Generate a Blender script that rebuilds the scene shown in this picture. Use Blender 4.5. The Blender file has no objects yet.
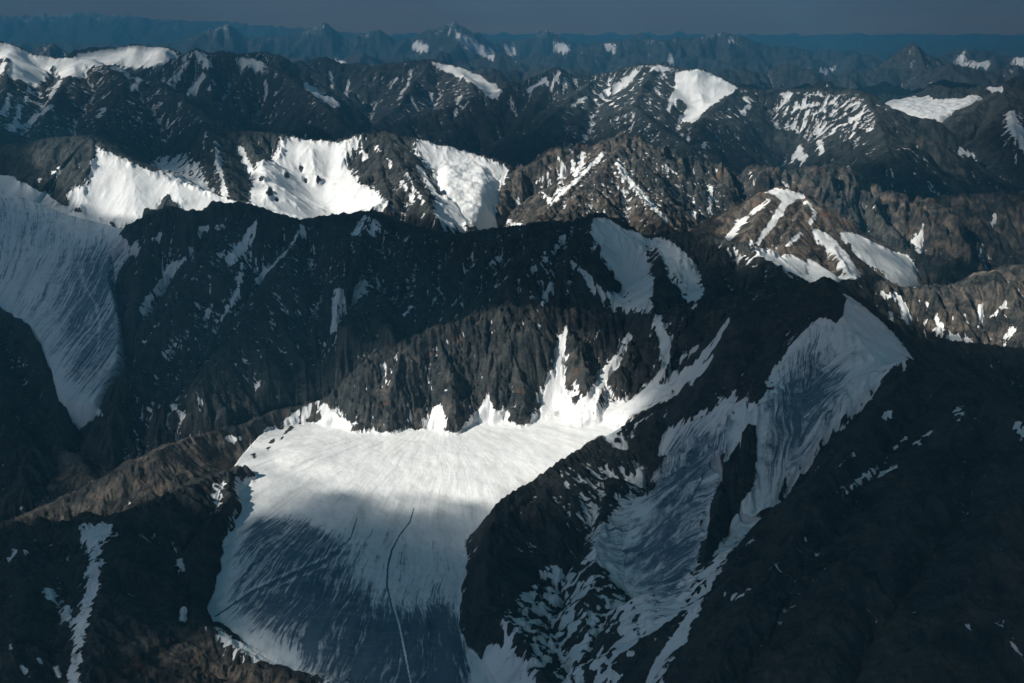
import bpy, math, os, time
import numpy as np
T0 = time.time()
RES = 1.0          # mesh density
SC = bpy.context.scene
# ------------------------------------------------------------------ camera
KM = 1000.0
CAMZ = 5000.0
F = 1138.0                     # focal length in pixels of a 1024 wide picture
PITCH = math.radians(16.9)
CX, CY = 512.0, 341.5
cam = bpy.data.cameras.new('camera'); cam.sensor_width = 36.0; cam.lens = 36.0 * F / 1024.0
cam.clip_start = 10.0; cam.clip_end = 400 * KM
co = bpy.data.objects.new('camera', cam); SC.collection.objects.link(co)
co.location = (0, 0, CAMZ); co.rotation_euler = (math.pi / 2 - PITCH, 0, 0)
SC.camera = co
# ------------------------------------------------------------------ sky, sun, exposure
SUN_AZ = math.radians(-112)    # clockwise from +Y (view direction): the sun stands to the left, a little behind
SUN_EL = math.radians(36)
sdir = np.array([math.sin(SUN_AZ) * math.cos(SUN_EL), math.cos(SUN_AZ) * math.cos(SUN_EL), math.sin(SUN_EL)])
w = bpy.data.worlds.new('World'); SC.world = w; w.use_nodes = True
nt = w.node_tree; nt.nodes.clear()
sky = nt.nodes.new('ShaderNodeTexSky'); sky.sky_type = 'NISHITA'; sky.sun_disc = False
sky.sun_elevation = SUN_EL; sky.sun_rotation = SUN_AZ; sky.altitude = 4000; sky.air_density = 1.0; sky.dust_density = 0.3; sky.ozone_density = 1.5
bg = nt.nodes.new('ShaderNodeBackground'); bg.inputs['Strength'].default_value = 0.10
wo = nt.nodes.new('ShaderNodeOutputWorld'); LK = nt.links.new
# warm band added low in the sky to grey the haze, blue above
tc = nt.nodes.new('ShaderNodeTexCoord'); sx = nt.nodes.new('ShaderNodeSeparateXYZ'); LK(tc.outputs['Generated'], sx.inputs[0])
mp = nt.nodes.new('ShaderNodeMapping'); mp.inputs['Scale'].default_value = (5, 5, 60); LK(tc.outputs['Generated'], mp.inputs[0])
nz = nt.nodes.new('ShaderNodeTexNoise'); nz.inputs['Scale'].default_value = 1.6; nz.inputs['Detail'].default_value = 5; LK(mp.outputs[0], nz.inputs['Vector'])
cr = nt.nodes.new('ShaderNodeMix'); cr.data_type = 'RGBA'; LK(nz.outputs['Fac'], cr.inputs[0])
cr.inputs[6].default_value = (3.2, 1.4, .5, 1); cr.inputs[7].default_value = (5.4, 2.4, .9, 1)
mr = nt.nodes.new('ShaderNodeMapRange'); mr.inputs['From Min'].default_value = .01; mr.inputs['From Max'].default_value = .10; LK(sx.outputs[2], mr.inputs[0])
mx = nt.nodes.new('ShaderNodeMix'); mx.data_type = 'RGBA'; LK(mr.outputs[0], mx.inputs[0]); LK(cr.outputs[2], mx.inputs[6]); LK(sky.outputs[0], mx.inputs[7])
LK(mx.outputs[2], bg.inputs[0]); LK(bg.outputs[0], wo.inputs[0])
sl = bpy.data.lights.new('sun', 'SUN'); sl.energy = 5.0; sl.angle = math.radians(0.6); sl.color = (1.0, 0.955, 0.87)
so = bpy.data.objects.new('sun', sl); SC.collection.objects.link(so)
from mathutils import Vector
so.rotation_euler = Vector(sdir).to_track_quat('Z', 'Y').to_euler()
so.location = (-3000, -2000, 9000)
SC.view_settings.view_transform = 'Standard'; SC.view_settings.look = 'None'
SC.view_settings.exposure = 0.74; SC.view_settings.gamma = 1.0
SC.render.engine = 'CYCLES'
HAZE_COL = (.046, .222, .372, 1); HAZE_DEN = 3.9e-5
cy = SC.cycles
cy.use_denoising = True; cy.max_bounces = 5; cy.diffuse_bounces = 2; cy.glossy_bounces = 1; cy.transparent_max_bounces = 12
cy.volume_bounces = 0; cy.transmission_bounces = 2; cy.sample_clamp_indirect = 4.0

# ------------------------------------------------------------------ noise
rng = np.random.RandomState(7)
PERM = rng.permutation(256).astype(np.int32); PERM = np.concatenate([PERM, PERM])
GA = rng.rand(256) * 2 * np.pi; GXT = np.cos(GA).astype(np.float32); GYT = np.sin(GA).astype(np.float32)
def gn(x, y, seed=0):
    """gradient noise, about -1..1"""
    x = np.asarray(x, np.float32); y = np.asarray(y, np.float32)
    xi = np.floor(x); yi = np.floor(y); fx = x - xi; fy = y - yi
    xi = xi.astype(np.int32); yi = yi.astype(np.int32)
    u = fx * fx * fx * (fx * (fx * 6 - 15) + 10); v = fy * fy * fy * (fy * (fy * 6 - 15) + 10)
    a0 = PERM[(xi + seed * 17) & 255]; a1 = PERM[(xi + 1 + seed * 17) & 255]; y0 = yi & 255; y1 = (yi + 1) & 255
    def g(a, yy, dx, dy):
        h = PERM[a + yy]; return GXT[h] * dx + GYT[h] * dy
    n00 = g(a0, y0, fx, fy); n10 = g(a1, y0, fx - 1, fy); n01 = g(a0, y1, fx, fy - 1); n11 = g(a1, y1, fx - 1, fy - 1)
    a = n00 + u * (n10 - n00); b = n01 + u * (n11 - n01)
    return (a + v * (b - a)) * 1.5
def rg(x, y, seed=0):
    return 1.0 - 2.0 * np.abs(gn(x, y, seed))            # ridged, 1 on the crests
def fbm(x, y, o, seed=0, g=0.5):
    s = 0; a = 1.0; f = 1.0
    for k in range(o):
        s = s + a * gn(x * f, y * f, seed + k); a *= g; f *= 2.03
    return s
def sstep(a, b, x):
    t = np.clip((x - a) / (b - a), 0, 1); return t * t * (3 - 2 * t)

# ------------------------------------------------------------------ survey: a pixel and a distance give a point of the country
cp, sp_ = math.cos(PITCH), math.sin(PITCH)
def raydir(u, v):
    ry = F * cp + (CY - v) * sp_; rz = -F * sp_ + (CY - v) * cp
    return (u - CX) / ry, rz / ry
def W(u, v, Y):
    a, b = raydir(u, v); return (a * Y, Y, CAMZ + b * Y)

# ------------------------------------------------------------------ the grid (fan of columns, rows closer together near by)
def rows():
    ys = []; y = 3000.0
    while y < 80000:
        ys.append(y)
        if y < 3800: s = 14
        elif y < 9500: s = 5.5 + (y - 3800) * 0.0004
        elif y < 16000: s = 9 + (y - 9500) * 0.0012
        elif y < 30000: s = 17 + (y - 16000) * 0.003
        else: s = 60 + (y - 30000) * 0.006
        y += s / RES
    return np.array(ys, np.float32)
YR = rows()
def cols():
    c = np.arange(-0.555, 0.555, 0.00077 / RES)
    o = 0.555 + np.cumsum(np.linspace(0.0012, 0.008, int(85 * RES)) / RES)
    return np.concatenate([-o[::-1], c, o]).astype(np.float32)
TC = cols()
NJ, NI = len(YR), len(TC)
Xg = TC[None, :] * YR[:, None]
Yg = np.repeat(YR[:, None], NI, 1)
Z = (CAMZ - 3350 + 750 * sstep(9000, 20000, Yg) + 260 * fbm(Xg / 1500, Yg / 1500, 3, 3)).astype(np.float32)
GID = np.zeros((NJ, NI), np.int16)                       # which massif a point belongs to
SA = Xg.copy(); SD = Yg.copy() * 0 + 300                 # along-crest coordinate and distance below the crest
print('grid', NJ, NI, NJ * NI)

GROUPS = ['valley_floor']
def gid(name):
    if name not in GROUPS: GROUPS.append(name)
    return GROUPS.index(name)

def tent(pts, group, sn=0.65, sf=0.65, w=1e9, s2=0.6, amp=1.0, seed=None, far=True, rnd=5.0, gull=1.0, zpts=None, top=0.0):
    """one crest line with its two flanks: pts (u, v, Y km[, near slope[, far slope]])"""
    P = []; SN = []; SF = []
    if zpts is None:
        for p in pts:
            P.append(W(p[0], p[1], p[2] * KM)); SN.append(p[3] if len(p) > 3 else sn); SF.append(p[4] if len(p) > 4 else sf)
    else:
        P = zpts; SN = [sn] * len(P); SF = [sf] * len(P)
    P = np.array(P, float)
    if seed is None: seed = (abs(int(P[0, 0] * 7 + P[0, 1] * 3)) % 97)
    g = gid(group)
    smin = min(min(SN), min(SF), s2 if w < 1e8 else 9)
    floor = CAMZ - 3450 + 700 * float(sstep(9000, 20000, P[:, 1].mean()))
    reach = max(300.0, (P[:, 2].max() - floor) / max(smin, 0.2) + 200); reach = min(reach, 4200)
    x0, x1 = P[:, 0].min() - reach, P[:, 0].max() + reach; y0, y1 = P[:, 1].min() - reach, P[:, 1].max() + reach
    j0, j1 = np.searchsorted(YR, [y0, y1])
    if j1 <= j0: return
    ya, yb = max(YR[j0], 100), YR[min(j1, NJ - 1)]
    t0 = min(x0 / ya, x0 / yb); t1 = max(x1 / ya, x1 / yb)
    i0, i1 = np.searchsorted(TC, [t0, t1])
    if i1 <= i0: return
    X = Xg[j0:j1, i0:i1]; Y = Yg[j0:j1, i0:i1]
    # irregular crest: bend the plane a little
    wf = 1.0 if amp > 0 else 0
    Xw = X + wf * 38 * gn(X / 330, Y / 330, seed) + wf * 14 * gn(X / 90, Y / 90, seed + 1)
    Yw = Y + wf * 38 * gn(X / 330 + 9.3, Y / 330, seed + 2) + wf * 14 * gn(X / 90, Y / 90 + 5.1, seed + 3)
    best = np.full(X.shape, 1e18, np.float32); s = np.zeros_like(best); zc = np.zeros_like(best); sd = np.zeros_like(best)
    a_n = np.zeros_like(best); a_f = np.zeros_like(best)
    acc = 0.0; n = len(P)
    for k in range(n - 1):
        ax, ay, az = P[k]; bx, by, bz = P[k + 1]
        dx, dy = bx - ax, by - ay; L = math.hypot(dx, dy) + 1e-6
        px = Xw - ax; py = Yw - ay
        al = (px * dx + py * dy) / L; pe = (px * dy - py * dx) / L            # + on the right-hand side
        t = np.clip(al / L, 0, 1)
        ov = al - t * L
        d2 = ov * ov + pe * pe
        m = d2 < best
        best = np.where(m, d2, best)
        d = np.sqrt(d2) + 1e-3
        zc = np.where(m, az + (bz - az) * t, zc)
        sp = acc + t * L
        ang = np.arctan2(ov, np.abs(pe) + 1e-3)
        if k > 0: ang = np.where(ov < 0, 0.35 * ang, ang)
        if k < n - 2: ang = np.where(ov > 0, 0.35 * ang, ang)
        s = np.where(m, sp + ang * 260, s)
        sd = np.where(m, pe / d, sd)
        a_n = np.where(m, SN[k] + (SN[k + 1] - SN[k]) * t, a_n); a_f = np.where(m, SF[k] + (SF[k + 1] - SF[k]) * t, a_f)
        acc += L
    d = np.sqrt(best)
    near = sstep(-0.35, 0.35, sd)
    sl_ = a_f + (a_n - a_f) * near
    de = np.sqrt(d * d + rnd * rnd) - rnd
    drop = np.where(de < w, sl_ * de, sl_ * w + s2 * (de - w))
    z = zc - drop
    if amp > 0:
        far_k = np.clip(P[:, 1].mean() / 9000, 1, 4)
        side = np.where(sd > 0, 0.0, 400.0)
        q = s + side + 150 * gn(X / 520, Y / 520, seed + 5) + 60 * gn(X / 190, Y / 190, seed + 6)
        env0 = np.minimum(d / 260, 1); env1 = np.minimum(d / 90, 1)
        rib = 70 * gull * env0 * rg(q / 640, d / 1100, seed + 7) + 30 * gull * env0 * rg(q / 290, d / 520, seed + 8)
        if gull > 1: rib = rib + 24 * gull * env1 * rg(q / 120, d / 420, seed + 9)
        z = z + amp * rib * (0.45 + 0.9 * np.clip(sl_, 0, 1.2)) - amp * 12 * env0
        # saw-toothed crest
        z = z + amp * (12 * rg(s / 95, s * 0, seed + 12) + 7 * rg(s / 33, s * 0, seed + 13)) * np.exp(-d / 110) * (1 + 0.5 * (far_k - 1)) - 6
        if far_k > 1.6: z = z + (far_k - 1.3) * 38 * rg(s / (330 * far_k), s * 0, seed + 14) * np.exp(-d / 600)
    zz = Z[j0:j1, i0:i1]
    m = z > zz
    Z[j0:j1, i0:i1] = np.where(m, z, zz)
    GID[j0:j1, i0:i1][m] = g
    SA[j0:j1, i0:i1][m] = (s + side if amp > 0 else s)[m]; SD[j0:j1, i0:i1][m] = d[m]
    return P

RS = np.random.RandomState(11)
def spurs(P, group, spacing=900, length=1800, drop=0.33, sl=0.7, amp=1.0, near=True, both=True, start=0.0, lo=0.7, hi=1.25, skew=0.0):
    """side ridges that leave a crest at intervals and run down its flanks"""
    P = np.array(P); seg = np.hypot(*(np.diff(P[:, :2], axis=0).T)); acc = np.concatenate([[0], np.cumsum(seg)])
    q = start + spacing * 0.5 * RS.rand()
    while q < acc[-1]:
        k = min(np.searchsorted(acc, q, 'right') - 1, len(seg) - 1); t = (q - acc[k]) / seg[k]
        p = P[k] + (P[k + 1] - P[k]) * t; dv = (P[k + 1] - P[k])[:2] / seg[k]
        for sgn in ((1, -1) if both else (1,)):
            nrm = np.array([dv[1], -dv[0]]) * sgn
            a = RS.uniform(-0.45, 0.45) + skew; c_, s_ = math.cos(a), math.sin(a)
            h = np.array([nrm[0] * c_ - nrm[1] * s_, nrm[0] * s_ + nrm[1] * c_])
            L = length * RS.uniform(lo, hi); dr = drop * RS.uniform(0.8, 1.25)
            zp = []; cur = np.array([p[0], p[1]]) + h * 10; zz = p[2] - 25; nseg = 4
            for m in range(nseg + 1):
                zp.append((cur[0], cur[1], zz))
                a2 = RS.uniform(-0.28, 0.28); h = np.array([h[0] * math.cos(a2) - h[1] * math.sin(a2), h[0] * math.sin(a2) + h[1] * math.cos(a2)])
                cur = cur + h * L / nseg; zz = zz - dr * L / nseg * (1.25 if m == 0 else 1.0) + RS.uniform(-12, 12)
            tent(None, group, sn=sl, sf=sl, zpts=zp, amp=amp)
        q += spacing * RS.uniform(0.65, 1.35)

# ------------------------------------------------------------------ the country, far to near
G = 'far_range'
P = tent([(-260, 22, 66), (0, 19, 66), (95, 15, 66), (160, 21, 66), (230, 24, 64), (300, 31, 62), (420, 40, 60), (700, 44, 60), (1024, 46, 60), (1300, 42, 62)], G, .35, .35, amp=2.2)
spurs(P, G, 5000, 3200, .2, .5, amp=2)
P = tent([(-250, 38, 46), (-60, 41, 46), (60, 46, 46), (180, 46, 46), (205, 33, 46), (230, 26, 46), (250, 41, 46), (285, 38, 46), (308, 32, 46), (325, 25, 46), (345, 41, 46), (380, 32, 46), (395, 44, 46), (425, 35, 46), (455, 23, 45), (480, 41, 45), (510, 44, 46), (548, 32, 46), (575, 46, 46), (600, 44, 46), (620, 41, 46), (640, 35, 46), (665, 44, 45)], G, .62, .6, amp=1.6)
spurs(P, G, 1900, 2800, .35, .7, amp=1.4)
P = tent([(560, 55, 40), (610, 46, 40), (650, 42, 40), (680, 41, 40), (700, 41, 40), (725, 35, 40), (745, 41, 40), (760, 48, 40), (800, 52, 40), (830, 54, 40), (850, 55, 41), (880, 64, 41), (905, 61, 40), (930, 61, 40), (948, 57, 40), (965, 51, 40), (985, 52, 40), (1005, 61, 40), (1024, 60, 40), (1080, 52, 40), (1200, 60, 40)], G, .6, .6, amp=1.5)
spurs(P, G, 1700, 2600, .33, .7, amp=1.3)
P = tent([(850, 84, 33), (880, 68, 33), (897, 57, 33), (912, 44, 33), (926, 60, 33), (945, 72, 33), (975, 84, 33)], G, .5, .6, amp=1.0)
spurs(P, G, 1500, 2200, .3, .7, amp=1)
P = tent([(-200, 60, 34), (-60, 54, 34), (20, 62, 34), (40, 50, 34), (52, 46, 34), (70, 56, 34), (110, 60, 34), (250, 66, 34), (290, 64, 33)], G, .6, .6, amp=1.2)
spurs(P, G, 1800, 2200, .33, .7)
P = tent([(300, 78, 33), (380, 72, 34), (520, 74, 34), (600, 80, 34), (720, 74, 33), (800, 78, 33), (860, 82, 32), (960, 78, 31), (1024, 76, 31), (1150, 70, 31)], G, .42, .5, amp=1.2)
spurs(P, G, 2200, 2400, .25, .6)
def random_range(u0, u1, v0, dv, Y, step, g, sl=.62):
    pts = []; u = u0; k = 0
    while u < u1:
        pk = k % 2 == 0
        pts.append((u, v0 + (-dv * RS.uniform(.3, 1.0) if pk else dv * RS.uniform(.1, .6)), Y + RS.uniform(-.8, .8))); u += step * RS.uniform(.6, 1.4); k += 1
    P_ = tent(pts, g, sl, sl, amp=1.1); spurs(P_, g, 1300, 1900, .42, .85, amp=1.0)
random_range(-200, 1200, 62, 9, 38, 26, 'far_range')
random_range(150, 1150, 74, 8, 31, 34, 'far_range')
random_range(-200, 130, 66, 7, 29, 30, 'far_range')
random_range(500, 1150, 90, 8, 26, 42, 'far_range')
# ranges of the middle distance
G = 'blue_range'
P = tent([(282, 72, 25), (300, 63, 25), (328, 61, 25), (350, 66, 25), (372, 69, 24.5), (400, 66, 24), (432, 63, 24), (455, 68, 23.6), (478, 76, 23.3), (500, 82, 23), (530, 92, 22.5), (560, 104, 22)], G, .62, .6, amp=1.4, seed=5)
spurs(P, G, 1200, 2600, .40, .78, amp=1.0)
P = tent([(432, 63, 24), (415, 85, 22.5), (398, 112, 21), (370, 131, 19.5)], G, .6, .6, amp=1.2)
P = tent([(300, 63, 25), (322, 88, 22.6), (336, 112, 20.5)], G, .6, .6, amp=1.2)
P = tent([(455, 68, 23.6), (470, 84, 22.3), (478, 100, 21)], G, .6, .6, amp=1.1)
G = 'snow_horn_range'
P = tent([(368, 140, 17.6), (400, 124, 18), (440, 112, 18.4), (480, 99, 18.8), (510, 88, 19), (535, 80, 19), (560, 69, 19), (575, 80, 19), (600, 77, 19), (618, 72, 19), (636, 67, 18.8), (656, 66, 18.6), (680, 70, 18.4), (705, 73, 18.2), (722, 81, 18), (740, 89, 17.8), (765, 92, 17.8), (790, 91, 17.6), (815, 90, 17.3), (830, 92, 17.2), (850, 92, 17.0), (868, 96, 16.8), (885, 108, 16.6), (905, 125, 16.2), (928, 142, 15.8), (960, 164, 15.4), (1000, 186, 15), (1050, 200, 14.8)], G, .62, .62, amp=1.35, seed=9)
spurs(P, G, 1000, 2600, .42, .75, amp=1.0, skew=.25)
P = tent([(656, 66, 18.6), (640, 96, 17), (632, 108, 16.2), (660, 130, 15), (690, 150, 14)], G, .6, .6, amp=1.1)
P = tent([(740, 89, 17.8), (700, 125, 15.8), (690, 150, 14.4)], G, .6, .6, amp=1.1)
P = tent([(868, 96, 16.8), (880, 128, 15), (890, 160, 13.6)], G, .6, .6, amp=1.1)
P = tent([(600, 77, 19), (560, 110, 16.8), (530, 140, 14.8)], G, .6, .6, amp=1.1)
P = tent([(815, 86, 20), (828, 82, 20), (842, 88, 20), (860, 98, 20)], G, .6, .6, amp=1.1)
G = 'right_glacier_peak'
P = tent([(880, 97, 23), (905, 98, 23), (925, 96, 23), (936, 88, 22.5), (950, 92, 22), (975, 90, 22), (1000, 89, 22), (1012, 82, 22), (1040, 78, 22), (1100, 74, 22)], G, .5, .5, amp=1.2)
P = tent([(1070, 88, 20), (1024, 92, 20), (1002, 92, 20), (985, 104, 19.4), (965, 118, 18.8), (950, 130, 18.3), (940, 142, 18)], G, .55, .6, amp=1.2)
spurs(P, G, 800, 1500, .4, .8, amp=.9)
P = tent([(1002, 92, 20), (1010, 112, 18.6), (1016, 136, 17.4)], G, .6, .6, amp=1.1)
G = 'left_snow_range'
P = tent([(60, 66, 25.5), (75, 54, 25.5), (95, 51, 25.4), (112, 50, 25.3), (132, 47, 25.2), (150, 48, 25.1), (170, 51, 25), (182, 57, 25), (200, 70, 25)], G, .5, .6, amp=.7)
P = tent([(120, 84, 21), (150, 70, 21), (170, 62, 21), (188, 56, 21), (197, 51, 21), (208, 56, 21), (222, 54, 21), (240, 58, 21), (262, 64, 21), (285, 78, 20.5), (310, 96, 19.5), (340, 124, 18), (362, 142, 17)], G, .62, .62, amp=1.25, seed=3)
spurs(P, G, 1100, 2600, .42, .72, amp=1.0)
P = tent([(240, 58, 23), (262, 52, 23), (282, 60, 23), (300, 70, 23)], G, .6, .6, amp=1.1)
P = tent([(-160, 60, 19), (-60, 48, 19), (0, 45, 19), (10, 46, 19), (30, 56, 19), (50, 60, 19), (82, 60, 19), (95, 63, 18.6), (108, 70, 18.2), (128, 82, 17.6), (145, 90, 17.3), (162, 88, 17.2), (182, 100, 16.6), (205, 120, 15.8), (222, 134, 15)], G, .68, .65, amp=1.3, seed=21)
spurs(P, G, 1100, 2600, .45, .75, amp=1.0)
P = tent([(82, 60, 19), (60, 92, 17), (48, 116, 15.6), (40, 140, 14.4)], G, .65, .6, amp=1.2)
P = tent([(128, 82, 17.6), (110, 110, 15.8), (100, 135, 14.4)], G, .65, .6, amp=1.2)
P = tent([(10, 46, 19), (8, 80, 17), (0, 112, 15.4), (-10, 140, 14)], G, .65, .6, amp=1.2)
# dark cone behind the snow ridge
G = 'dark_cone'
P = tent([(270, 150, 13.4), (290, 134, 13.4), (312, 126, 13.4), (328, 136, 13.4), (345, 150, 13.4)], G, .6, .6, amp=.6)
# snow ridge with two glaciers
G = 'twin_glacier_ridge'
P = tent([(110, 178, 11.4), (140, 166, 11.6), (165, 152, 11.8), (185, 137, 12), (205, 124, 12), (225, 128, 12), (243, 133, 12), (262, 134, 12), (285, 137, 12), (312, 141, 12), (335, 143, 12), (350, 138, 12), (368, 134, 12), (385, 134, 12), (400, 140, 12), (416, 140, 12), (440, 146, 12), (462, 151, 12), (485, 159, 11.9), (505, 164, 11.9), (520, 178, 11.8)], G, .60, .65, amp=.8, seed=31)
P = tent([(205, 124, 12), (214, 150, 11.3), (226, 180, 10.6), (232, 196, 10.3)], G, .65, .65, amp=1.0)
P = tent([(243, 133, 12), (262, 165, 11.2), (268, 190, 10.6)], G, .6, .65, amp=.7)
P = tent([(385, 134, 12), (400, 165, 11.2), (420, 192, 10.6), (432, 214, 10.2)], G, .75, .75, amp=1.0)
P = tent([(385, 134, 12), (378, 165, 11.3), (392, 200, 10.5)], G, .7, .7, amp=1.0)
G = 'snow_spur'
P = tent([(-120, 150, 10.5), (-40, 148, 10.6), (0, 146, 10.8), (30, 143, 10.8), (60, 138, 10.8), (92, 136, 10.8), (112, 150, 10.6), (140, 163, 10.5), (170, 176, 10.4), (200, 189, 10.3), (225, 198, 10.2), (262, 208, 10.0), (330, 222, 9.8)], G, .62, .5, amp=.75, seed=41)
P = tent([(92, 136, 10.8), (90, 162, 10.35), (84, 180, 10.2)], G, .7, .7, amp=.6)
# brown striped peak and serrated ridge
G = 'serrated_ridge'
P = tent([(470, 226, 10.9), (486, 205, 11.2), (500, 190, 11.5), (515, 178, 11.7), (535, 166, 11.8), (552, 156, 11.9), (570, 150, 12), (590, 149, 12), (605, 145, 12), (618, 140, 12), (632, 138, 12), (645, 146, 12), (655, 151, 12), (668, 152, 12), (680, 158, 12), (700, 166, 12), (715, 168, 12), (740, 180, 12), (755, 172, 12), (772, 170, 12), (785, 176, 12), (805, 174, 12), (828, 168, 12), (845, 174, 12), (860, 180, 12), (872, 188, 12), (890, 196, 11.9), (905, 205, 11.8), (940, 212, 11.6)], G, .95, .7, w=650, s2=.55, amp=1.35, seed=51, gull=1.25)
spurs(P, G, 330, 900, .62, 1.0, amp=1.0, both=False)
P = tent([(605, 145, 12), (590, 172, 11.2), (560, 205, 10.4), (530, 228, 9.8)], G, .6, .6, amp=.9)
P = tent([(632, 138, 12), (622, 165, 11.4), (640, 200, 10.6), (668, 236, 9.9)], G, .8, .75, amp=.9)
P = tent([(632, 138, 12), (600, 175, 11), (575, 205, 10.3), (560, 225, 9.9)], G, .6, .6, amp=.9)
G = 'red_rock_wall'
P = tent([(900, 205, 12.5), (925, 201, 12.5), (950, 197, 12.5), (985, 196, 12.5), (1024, 193, 12.5), (1080, 188, 12.5), (1200, 190, 12.5)], G, .75, .7, amp=1.1)
spurs(P, G, 500, 1500, .55, .85, amp=1.0, both=False)
P = tent([(905, 250, 9.9), (918, 256, 9.8), (940, 262, 9.7), (960, 262, 9.6), (975, 275, 9.4), (990, 290, 9.2)], G, .8, .7, amp=1.1)
# brown cone with white ribs
G = 'brown_cone'
P = tent([(660, 262, 9.2), (690, 240, 9.4), (716, 222, 9.6), (742, 206, 9.8), (762, 193, 9.9), (782, 187, 10), (797, 191, 10), (807, 200, 9.9), (815, 214, 9.75), (824, 228, 9.6), (836, 246, 9.4), (852, 262, 9.2), (875, 285, 9.0)], G, .62, .6, amp=.6, seed=61)
P = tent([(782, 187, 10), (758, 222, 9.4), (735, 250, 8.9)], G, .6, .6, amp=.5)
P = tent([(807, 200, 9.9), (790, 232, 9.3), (786, 262, 8.8)], G, .75, .7, amp=.6)
P = tent([(812, 210, 9.9), (835, 226, 10), (860, 240, 10), (888, 250, 10), (914, 258, 9.9), (916, 275, 9.6), (918, 296, 9.2)], G, .65, .6, amp=.4)
P = tent([(824, 228, 9.6), (845, 262, 9.0), (862, 286, 8.6)], G, .8, .8, amp=.8)
# lit rock shoulder on the right
G = 'rock_shoulder'
P = tent([(800, 296, 7.9), (830, 290, 8.0), (852, 284, 8.1), (868, 279, 8.2), (885, 284, 8.2), (905, 290, 8.2), (930, 288, 8.2), (955, 289, 8.2), (975, 284, 8.2), (1000, 273, 8.3), (1024, 266, 8.4), (1080, 258, 8.4), (1180, 262, 8.4)], G, .75, .6, amp=1.05, seed=71)
spurs(P, G, 260, 800, .5, .9, amp=.9, both=False)
# long dark ridge under the snow ridge, with the two shaded snow triangles
G = 'dark_long_ridge'
P = tent([(146, 216, 8.95, 1.2, 1.0), (156, 212, 9, .85), (166, 207, 9, .73), (182, 212, 9, .73), (205, 212, 9, .72), (218, 203, 9.1, .72), (240, 205, 9.1, .7), (265, 212, 9.1, .68), (300, 221, 9.1, .6), (345, 215, 9.2, .45), (372, 211, 9.2, .36), (395, 222, 9.2, .36), (420, 232, 9.1, .36), (450, 236, 9.1, .36), (480, 233, 9.1, .36), (515, 228, 9.1, .36), (545, 224, 9.1, .38), (570, 222, 9.1, .42), (588, 219, 9.1, .45), (599, 216, 9.1, .5), (618, 226, 9, .5), (640, 236, 8.9, .5), (656, 240, 8.9, .5), (675, 234, 8.9, .5), (700, 236, 8.9, .5), (725, 242, 8.8, .5), (750, 246, 8.7, .5), (768, 262, 8.4, .5), (790, 280, 8.1, .5), (812, 292, 7.8, .5)], G, .5, .6, w=1450, s2=1.5, amp=.7, seed=81)
spurs(P[3:9], G, 520, 1100, .5, .8, amp=.8, both=False, skew=.35); spurs(P[9:], G, 420, 750, .33, 1.0, amp=.7, both=False, skew=.3)
P = tent([(240, 205, 9.1), (205, 250, 8.5), (170, 310, 7.9), (138, 365, 7.55)], G, .9, .7, w=600, s2=1.2, amp=.7)
P = tent([(166, 207, 9), (150, 250, 8.6), (136, 300, 8.15), (130, 350, 7.8), (118, 396, 7.5)], G, 1.4, .8, amp=.4)
P = tent([(300, 221, 9.1), (280, 270, 8.4), (240, 330, 7.8), (208, 368, 7.5)], G, .8, .8, w=350, s2=1.8, amp=.6)
P = tent([(599, 216, 9.1), (575, 250, 8.6), (560, 285, 8.2), (556, 300, 8.05)], G, .5, .5, w=300, s2=1.4, amp=.7)
P = tent([(656, 240, 8.9), (662, 275, 8.3), (664, 298, 8.0)], G, .5, .5, w=300, s2=1.4, amp=.7)
P = tent([(725, 242, 8.8), (712, 280, 8.2), (715, 298, 7.85)], G, .6, .6, w=300, s2=1.4, amp=.8)
# dark mountain left of the shaded valley glacier
G = 'left_dark_mountain'
P = tent([(-200, 250, 9.0), (-60, 275, 8.6), (-20, 288, 8.5), (-5, 302, 8.35), (20, 320, 8.15), (38, 345, 7.85), (52, 372, 7.6), (66, 398, 7.4)], G, .55, 1.6, amp=.5)
P = tent([(-60, 275, 8.6), (-30, 340, 7.8), (0, 400, 7.2), (10, 440, 6.9)], G, .6, .6, amp=.8)
# rock wall round the head of the bright glacier
G = 'cirque_wall'
P = tent([(326, 400, 7.5, 1.5, 1.0), (340, 385, 7.52, 1.5, 1.0), (360, 370, 7.5, 1.3), (380, 358, 7.55, 1.3), (400, 347, 7.6, 1.4), (420, 341, 7.65, 1.4), (440, 331, 7.7, 1.4), (460, 325, 7.75, 1.4), (480, 319, 7.8, 1.4), (505, 314, 7.8, 1.4), (530, 312, 7.85, 1.3), (560, 312, 7.9, 1.2), (600, 318, 7.9, 1.0), (632, 322, 7.9, .9), (655, 316, 7.9, .8), (700, 306, 7.7, .75, .5), (740, 300, 7.4, .8, .8), (785, 292, 7.1, .95, 1.0)], G, 1.2, .35, w=520, s2=1.0, amp=1.1, seed=91, gull=.8)
P = tent([(640, 322, 7.9), (632, 348, 7.65), (622, 372, 7.42)], G, 1.3, 1.0, amp=.6)
P = tent([(700, 306, 7.7), (682, 335, 7.45), (664, 365, 7.2)], G, 1.1, .8, amp=.6)
P = tent([(440, 331, 7.7), (448, 365, 7.5), (452, 398, 7.3), (452, 418, 7.2)], G, 1.5, 1.5, amp=.8)
P = tent([(400, 347, 7.6), (396, 380, 7.4), (388, 412, 7.25)], G, 1.5, 1.5, amp=.8)
P = tent([(500, 315, 7.8), (512, 350, 7.6), (520, 385, 7.4), (522, 412, 7.25)], G, 1.5, 1.5, amp=.8)
P = tent([(560, 312, 7.9), (578, 345, 7.65), (590, 375, 7.4), (588, 396, 7.25)], G, 1.4, 1.4, amp=.8)
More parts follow.
